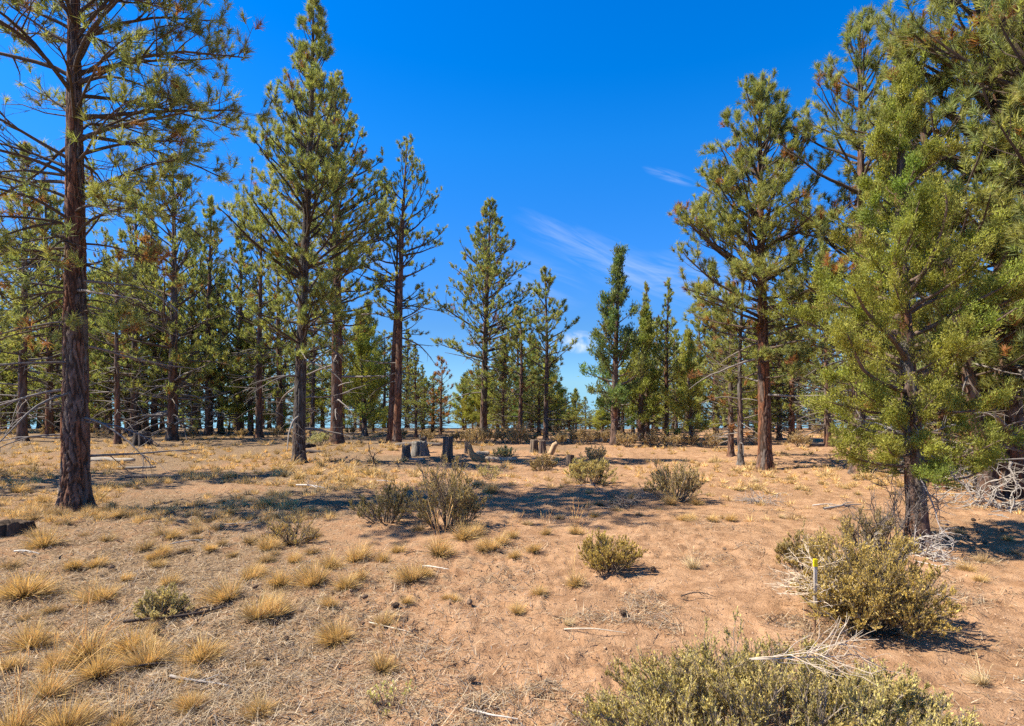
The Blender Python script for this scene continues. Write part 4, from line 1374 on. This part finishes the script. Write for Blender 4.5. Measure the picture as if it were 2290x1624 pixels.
def stake():
    p = at(1821, 1422)
    hh = (1422 - 1256) / FPX * p[1]
    o = thing('survey_stake', 'slim weathered wooden survey stake with a yellow painted top', 'stake', p)
    rng = np.random.default_rng(8)
    n = 22
    z = np.concatenate([[-.12], np.linspace(0, hh - .055, n - 1)])
    w = .010 + .0012 * vn(z * 9, z * 0, 3) * 2 - .004 * smooth(.22, 0, z)
    d = .007 + .0012 * vn(z * 7, z * 0 + 4, 3) * 2
    cx = .006 * np.sin(z * 5)
    ring = lambda x, w_, d_, zz: [(x - w_, -d_, zz), (x + w_, -d_, zz), (x + w_, d_, zz), (x - w_, d_, zz)]
    V = np.array([ring(cx[i], w[i], d[i], z[i]) for i in range(n)]).reshape(-1, 3)
    q = np.array([[i * 4 + j, i * 4 + (j + 1) % 4, i * 4 + 4 + (j + 1) % 4, i * 4 + 4 + j] for i in range(n - 1) for j in range(4)])
    zz = np.repeat(z, 4)
    c = np.array((.46, .40, .33)) * np.ones((len(V), 1)) * smooth(.12, .26, zz)[:, None] + np.array((.26, .15, .085)) * (1 - smooth(.12, .26, zz))[:, None]
    link('post', mesh_np('post', V, q, None, c, False, M_GREYWOOD), o)
    # painted cap, bevelled a little at the top
    V, q, b = [], [], []
    zs, ws = [hh - .056, hh - .05, hh - .006, hh], [w[-1] + .0016, w[-1] + .002, w[-1] + .002, w[-1] - .001]
    V = np.array([ring(cx[-1], ws[i], d[-1] + .0016 - (.002 if i == 3 else 0), zs[i]) for i in range(4)]).reshape(-1, 3)
    q = np.array([[i * 4 + j, i * 4 + (j + 1) % 4, i * 4 + 4 + (j + 1) % 4, i * 4 + 4 + j] for i in range(3) for j in range(4)] + [[12, 13, 14, 15]])
    link('painted_top', mesh_np('painted_top', V, q, None, np.tile((.72, .56, .01), (16, 1)), False, M_PAINT), o)
    # strip of yellow ribbon hanging from the knot behind
    m = 9
    s = np.linspace(0, 1, m)
    A = np.stack([cx[-1] + w[-1] + .002 + .006 * np.sin(s * 4), .004 + .004 * np.cos(s * 7), hh - .05 - .085 * s], -1)
    B = A + np.stack([.008 + .003 * np.sin(s * 9), .009 + .002 * s, 0 * s], -1)
    V = np.stack([A, B], 1).reshape(-1, 3)
    q = np.array([[2 * i, 2 * i + 1, 2 * i + 3, 2 * i + 2] for i in range(m - 1)])
    link('ribbon', mesh_np('ribbon', V, q, None, np.tile((.68, .56, .06), (len(V), 1)), True, M_PAINT), o)


stake()

# ------------------------------------------------------------------ grass


def tuft(seed, n, Lr, W, spread, col, basec, stalks=0, stalkL=.45, droop=-.6, dens_r=.05):
    rng = np.random.default_rng(seed)
    a = rng.uniform(0, 6.28, n)
    q = np.sqrt(rng.random(n))
    el = np.radians(90 - spread * q * rng.uniform(.5, 1.15, n))
    D = np.stack([np.cos(a) * np.cos(el), np.sin(a) * np.cos(el), np.sin(el)], -1)
    b = np.stack([np.cos(a) * q * dens_r, np.sin(a) * q * dens_r, np.full(n, -.012)], -1)
    L = Lr * rng.uniform(.30, 1.15, n) * (1 - .15 * q) * (.8 + .35 * np.sin(a * 2 + seed) * np.cos(a * 3 + seed * 2))
    D = norm(D + np.array((.22, 0, 0)))
    old = rng.random(n) < .22
    D = np.where(old[:, None], norm(D * np.array((1.4, 1.4, .30)) + np.array((0, 0, .04))), D)
    pl = polylines(b, D, L, 3, droop * rng.uniform(.2, 1.2, n), .07, rng)
    side = norm(np.cross(D, rand_unit(n, rng)))
    w = W * rng.uniform(.7, 1.3, n)
    V = np.empty((n, 7, 3))
    for i, f in enumerate((1.0, .85, .6)):
        V[:, 2 * i] = pl[:, i] - side * (w * f * .5)[:, None]
        V[:, 2 * i + 1] = pl[:, i] + side * (w * f * .5)[:, None]
    V[:, 6] = pl[:, 3]
    i0 = (np.arange(n) * 7)[:, None]
    quads = np.concatenate([i0 + np.array([0, 1, 3, 2]), i0 + np.array([2, 3, 5, 4])])
    tris = i0 + np.array([4, 5, 6])
    c = np.array(col) * rng.uniform(.7, 1.25, (n, 1)) + rng.normal(0, .02, (n, 3))
    c = np.where(old[:, None], np.array((.36, .29, .21)) * rng.uniform(.6, 1.2, (n, 1)), c)
    g = np.array([0, 0, .5, .5, .9, .9, 1.0])[None, :, None]
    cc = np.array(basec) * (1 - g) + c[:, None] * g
    m = MB()
    m.add(V.reshape(-1, 3), quads, tris, cc.reshape(-1, 3))
    bl = m.mesh('blades', M_GRASS, False)
    sm = None
    if stalks:
        a = rng.uniform(0, 6.28, stalks)
        el = np.radians(rng.uniform(58, 88, stalks))
        D = np.stack([np.cos(a) * np.cos(el), np.sin(a) * np.cos(el), np.sin(el)], -1)
        pl = polylines(rng.normal(0, .02, (stalks, 3)) * np.array((1, 1, 0)), D, stalkL * rng.uniform(.6, 1.1, stalks), 5, -.25, .04, rng)
        mm = MB()
        V, q = tubes(pl, np.full(stalks, .0016), np.full(stalks, .001), 3)
        mm.add(V, q, None, np.array(col) * 1.15)
        P, T = pl_eval(pl, np.repeat(np.arange(stalks), 10), np.tile(np.linspace(.72, 1, 10), stalks))
        V, t = blades3(P, norm(T + .25 * rand_unit(len(P), rng)), np.full(len(P), .03), np.full(len(P), .004), rng)
        mm.add(V, None, t, np.array(col) * 1.2)
        sm = mm.mesh('seed_stalks', M_GRASS, False)
    return bl, sm


GOLD, STRAW, DULL = (.82, .56, .235), (.85, .68, .40), (.64, .45, .22)
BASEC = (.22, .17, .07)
TV = {
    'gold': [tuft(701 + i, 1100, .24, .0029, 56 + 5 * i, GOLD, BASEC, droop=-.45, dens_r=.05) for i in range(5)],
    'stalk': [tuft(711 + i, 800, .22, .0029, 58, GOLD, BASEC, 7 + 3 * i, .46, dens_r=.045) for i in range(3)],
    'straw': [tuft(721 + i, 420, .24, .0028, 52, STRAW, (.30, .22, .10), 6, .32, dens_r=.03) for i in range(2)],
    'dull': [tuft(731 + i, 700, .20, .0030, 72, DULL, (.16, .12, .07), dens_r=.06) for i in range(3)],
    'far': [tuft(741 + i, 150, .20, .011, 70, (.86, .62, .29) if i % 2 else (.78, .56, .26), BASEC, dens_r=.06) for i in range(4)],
}
GL = {'gold': ('dense golden bunchgrass tuft growing in the open dirt', 'golden grass tufts'),
      'stalk': ('golden bunchgrass tuft with tall thin seed stalks', 'grass tufts with seed stalks'),
      'straw': ('pale straw-coloured grass clump with upright stems', 'pale straw grass clumps'),
      'dull': ('dull tan grass tuft growing among grey needle litter', 'dull tan grass tufts'),
      'far': ('dry yellow grass tuft in the sparse grass under the pines', 'yellow grass tufts under the pines')}
grng = np.random.default_rng(5)
NG = [0]


def put_grass(kind, u, v, wpx, loc=None):
    p = at(u, v) if loc is None else loc
    i = grng.integers(0, len(TV[kind]))
    bl, sm = TV[kind][i]
    s = wpx / FPX * p[1] / .245
    s = float(np.clip(s, .3, 2.2))
    lab, grp = GL[kind]
    sc = (s * grng.uniform(.9, 1.12), s * grng.uniform(.9, 1.12), s * grng.uniform(.85, 1.15))
    rz = grng.uniform(0, 6.28)
    NG[0] += 1
    if sm:
        o = thing('grass_tuft', lab, 'grass', p, rz, sc, grp)
        link('blades', bl, o)
        link('seed_stalks', sm, o)
    else:
        o = tag(link('grass_tuft', bl, None, p, rz, sc), lab, 'grass', grp)
    o.rotation_euler = (grng.normal(0, .08), grng.normal(.08, .08), rz)
    return o


HAND = '''g 60 1318 100,g 30 1322 60,g 225 1328 74,g 75 1424 84,s 190 1455 112,g 300 1445 92,g 330 1478 92,g 455 1468 96,g 505 1338 74,g 580 1382 80,g 615 1378 70,
g 628 1308 58,g 700 1312 74,g 740 1274 50,g 797 1256 60,g 855 1258 34,g 775 1318 54,s 803 1302 50,g 738 1362 38,g 755 1432 78,g 742 1440 50,g 920 1302 64,g 948 1290 40,
g 910 1354 28,s 985 1248 66,g 1000 1346 28,g 1018 1348 26,s 858 1494 74,g 855 1402 48,g 1205 1337 36,g 1157 1372 38,p 1268 1402 36,s 1285 1318 48,p 1550 1286 44,
s 1145 1216 32,g 1100 1238 46,g 1078 1240 36,g 1120 1228 34,g 1150 1256 28,g 1195 1244 34,s 1222 1208 30,s 1288 1204 40,g 1040 1216 52,g 1060 1208 40,d 1035 1185 34,
g 1525 1172 36,g 1590 1170 26,g 1632 1167 26,p 1745 1160 18,g 1500 1136 30,g 1557 1132 26,d 1372 1130 24,d 1408 1122 28,d 1340 1136 24,d 1318 1112 20,d 1380 1150 24,
g 580 1596 76,g 430 1576 70,s 415 1518 44,g 225 1495 82,d 570 1488 34,s 40 1618 120,g 150 1618 112,s 110 1545 86,s 270 1622 70,p 2195 1532 58,g 2163 1282 34,g 2188 1302 30,
d 2202 1258 42,p 2095 1402 56,g 2040 1292 26,g 95 1218 62,g 280 1288 28,g 345 1242 30,g 375 1296 44,d 55 1368 36,d 118 1352 44,d 415 1228 30,g 350 1258 34,
g 560 1288 50,g 575 1280 36,g 470 1228 30,d 520 1238 30,d 440 1192 44,d 240 1204 40,g 168 1262 34,d 20 1262 44,g 1095 1108 40,d 1270 1085 26,p 1690 1080 22,
g 890 1236 34,d 935 1192 34,d 700 1235 36,g 655 1255 34,d 610 1238 30,g 2250 1210 22,d 2145 1192 20,d 2270 1240 26,g 1345 1085 20,d 1180 1180 28,d 1250 1165 24,
g 1330 1165 22,d 1430 1160 22,g 120 1480 60,g 20 1480 50,d 340 1395 34,p 2020 1430 20,d 705 1200 34,g 1540 1168 26,g 250 1135 26,g 195 1145 24,g 100 1120 34,g 40 1100 40,d 140 1175 36,g 320 1165 28'''
KM = {'g': 'gold', 's': 'stalk', 'p': 'straw', 'd': 'dull'}
for e in HAND.replace('\n', '').split(','):
    k, u, v, w = e.split()
    put_grass(KM[k], float(u), float(v), float(w))
# the sparse yellow grass under the pines: the tufts one can tell apart
cnt = 0
while NG[0] < 298 and cnt < 3000:
    cnt += 1
    z = grng.random()
    if z < .62:
        u, v = grng.uniform(0, 1080), 990 + 175 * grng.random() ** .8
    elif z < .86:
        u, v = grng.uniform(1450, 2289), grng.uniform(1015, 1105)
    else:
        u, v = grng.uniform(0, 700), grng.uniform(1150, 1260)
    p = at(u, v)
    if p[1] > 26 or vn(p[0] / 1.6, p[1] / 1.6, 33) < -.12:
        continue
    wpx = (grng.uniform(.22, .40) if v < 1080 else grng.uniform(.13, .27)) * FPX / p[1]
    put_grass('far' if v < 1120 else grng.choice(['gold', 'dull', 'dull']), 0, 0, wpx, loc=p)

# ---- beyond that: grass nobody would count, needle litter, clods


def grass_stuff():
    rng = np.random.default_rng(9)
    m = MB()
    n = 0
    allV, allT, allC = [], [], []
    NT = 2300
    y = 1 / rng.uniform(1 / 38.0, 1 / 8.0, NT * 3)
    x = rng.uniform(-1.05, 1.05, NT * 3) * y
    u = CX + FPX * x / y
    dens = np.where(u < 1080, 1.0, np.where(u > 1500, .55, .30)) * np.where(y < 11, np.where(u < 900, .8, .15), 1)
    k = (rng.random(NT * 3) < dens) & (vn(x / 1.6, y / 1.6, 33) > -.2)
    x, y = x[k][:NT], y[k][:NT]
    z = ground_z(x, y)
    nb = 34
    c0 = np.stack([x, y, z], -1)
    S = rng.uniform(.06, .15, len(x)) + .07 * smooth(10, 18, y)
    a = rng.uniform(0, 6.28, (len(x), nb))
    q = rng.random((len(x), nb))
    el = np.radians(90 - 70 * q)
    D = np.stack([np.cos(a) * np.cos(el), np.sin(a) * np.cos(el), np.sin(el)], -1)
    b = c0[:, None] + np.stack([np.cos(a) * q * .06, np.sin(a) * q * .06, 0 * q - .01], -1)
    L = S[:, None] * rng.uniform(.5, 1.1, (len(x), nb))
    V, t = blades3(b.reshape(-1, 3), D.reshape(-1, 3), L.ravel(), np.repeat(np.clip(y * .0011, .008, .03), nb), rng)
    col = np.array((.78, .55, .25)) * rng.uniform(.6, 1.2, (len(x), 1, 1)) * rng.uniform(.75, 1.2, (len(x), nb, 1))
    m.add(V, None, t, np.repeat(col.reshape(-1, 3), 3, 0))
    o = link('dry_grass', m.mesh('dry_grass', M_GRASS, False))
    tag(o, 'short dry yellow grass scattered over the ground under the pines', 'grass', None, 'stuff')


grass_stuff()


def litter():
    rng = np.random.default_rng(19)
    m = MB()
    NS = 190000
    y = 1 / rng.uniform(1 / 24.0, 1 / 2.4, NS)
    x = rng.uniform(-1.0, 1.0, NS) * y
    cov = duff_cover(x, y)
    pat = vn(x / .55, y / .55, 44) + .5 * vn(x / .2, y / .2, 45)
    k = rng.random(NS) < np.clip(np.maximum(cov * 1.3 - .1, (pat - .20) * 4) + pat * .7, .05, 1)
    x, y = x[k], y[k]
    n = len(x)
    z = ground_z(x, y) + ground_fine(x, y) + .008
    a = rng.uniform(0, 6.28, n)
    e = rng.normal(.05, .22, n)
    D = np.stack([np.cos(a) * np.cos(e), np.sin(a) * np.cos(e), np.sin(e)], -1)
    L = rng.uniform(.03, .15, n) + .12 * rng.random(n) ** 6
    W = np.clip(.0028 + .0006 * y, .003, .011) * rng.uniform(.6, 1.3, n)
    B = np.stack([x, y, z], -1) - D * (L * .5)[:, None] * np.array((1, 1, 0))
    side = np.stack([-np.sin(a), np.cos(a), 0 * a], -1)
    V, t = blades3(B, D, L, W, rng, side)
    pal = np.array([(.56, .43, .27), (.42, .30, .17), (.36, .30, .24), (.11, .08, .06), (.48, .27, .12), (.68, .55, .37)])
    c = pal[rng.choice(6, n, p=[.20, .18, .18, .26, .08, .1])] * rng.uniform(.8, 1.15, (n, 1))
    m.add(V, None, t, np.repeat(c, 3, 0))
    o = link('needle_litter', m.mesh('needle_litter', M_GRASS, False))
    tag(o, 'dry grey and tan needles and stems littering the dirt', 'litter', None, 'stuff')
    # crumbly clods
    m = MB()
    NC = 15000
    y = 1 / rng.uniform(1 / 26.0, 1 / 2.4, NC)
    x = rng.uniform(-1.0, 1.0, NC) * y
    k = (vn(x / .9, y / .9, 11) + .6 * rng.random(NC)) > .12
    x, y = x[k], y[k]
    n = len(x)
    z = ground_z(x, y) + ground_fine(x, y)
    s = rng.uniform(.005, .017, n) * np.clip(.6 + y * .05, .7, 1.6)
    octv = np.array([(1, 0, 0), (0, 1, 0), (-1, 0, 0), (0, -1, 0), (0, 0, 1), (0, 0, -1)], float)
    octf = np.array([(0, 1, 4), (1, 2, 4), (2, 3, 4), (3, 0, 4), (1, 0, 5), (2, 1, 5), (3, 2, 5), (0, 3, 5)])
    V = octv[None] * s[:, None, None] * rng.uniform(.6, 1.3, (n, 6, 3)) * np.array((1, 1, .7)) + rng.normal(0, .15, (n, 6, 3)) * s[:, None, None]
    V = V + np.stack([x, y, z], -1)[:, None]
    t = (np.arange(n) * 6)[:, None, None] + octf[None]
    pal = np.array([(.38, .235, .14), (.30, .18, .105), (.44, .29, .18), (.16, .11, .08)])
    c = pal[rng.choice(4, n, p=[.4, .3, .2, .1])]
    m.add(V.reshape(-1, 3), None, t.reshape(-1, 3), np.repeat(c, 6, 0))
    o = link('dirt_clods', m.mesh('dirt_clods', M_CONE, False))
    tag(o, 'small crumbly clods of brown dirt strewn over the ground', 'dirt', None, 'stuff')


litter()

# ------------------------------------------------------------------ pine cones


def cone_mesh(seed):
    rng = np.random.default_rng(seed)
    m = MB()
    nr = 9
    # core
    s = np.linspace(-1, 1, 7)
    pl = np.array([[(x * .036, 0, 0) for x in s]])
    V, q = tubes(pl, np.array([.012]), np.array([.008]), 6)
    m.add(V, q, None, (.06, .04, .03))
    for i in range(nr):
        x = -.040 + .080 * i / (nr - 1)
        rr = .030 * math.sqrt(max(.08, 1 - (x / .046) ** 2)) * (1.05 if x < 0 else .92)
        n = 9
        a = np.arange(n) * 2 * math.pi / n + i * .35
        for b in a:
            o = np.array((0, math.cos(b), math.sin(b)))
            t = np.array((0, -math.sin(b), math.cos(b)))
            ax = np.array((1.0, 0, 0))
            p0 = ax * x + o * .006
            p1 = ax * (x + .010) + o * rr
            w = .0085
            V = [p0 - t * w * .4, p0 + t * w * .4, p1 + t * w + ax * -.002, p1 + o * .004 + ax * .003, p1 - t * w + ax * -.002]
            V2 = [v + ax * -.004 for v in V]
            V = np.array(V + V2)
            m.add(V, [[0, 1, 2, 4], [5, 9, 7, 6]], [[4, 2, 3], [9, 8, 7], [2, 7, 8], [2, 8, 3], [3, 8, 9], [3, 9, 4]], np.array((.23, .155, .10)) * rng.uniform(.6, 1.3))
    return m.mesh('pine_cone', M_CONE, False)


CM = [cone_mesh(1), cone_mesh(2)]
for i, (u, v) in enumerate([(1053, 1526), (1050, 1356), (110, 1460), (350, 1412), (400, 1342), (190, 1250), (885, 1365), (1115, 1246), (570, 1318), (250, 1262), (215, 1245),
                            (400, 1235), (385, 1150), (500, 1180), (1460, 1290), (2035, 1155), (2118, 1180), (2152, 1186), (2185, 1192), (2095, 1200), (2120, 1208), (2165, 1204),
                            (2200, 1214), (2240, 1190), (2070, 1186), (2175, 1172), (2225, 1182), (1620, 1240), (1395, 1385), (640, 1430), (815, 1345), (45, 1290)]):
    p = at(u, v)
    tag(link('pine_cone', CM[i % 2], None, p + np.array((0, 0, .019)), i * 1.7, float(0.62 + .14 * math.sin(i * 2.3))),
        'open brown pine cone lying on the ground', 'pine cone', 'fallen pine cones')
print('objects', len(bpy.data.objects), 'tris', sum(len(m.loop_triangles) if m.loop_triangles else len(m.polygons) for m in bpy.data.meshes))
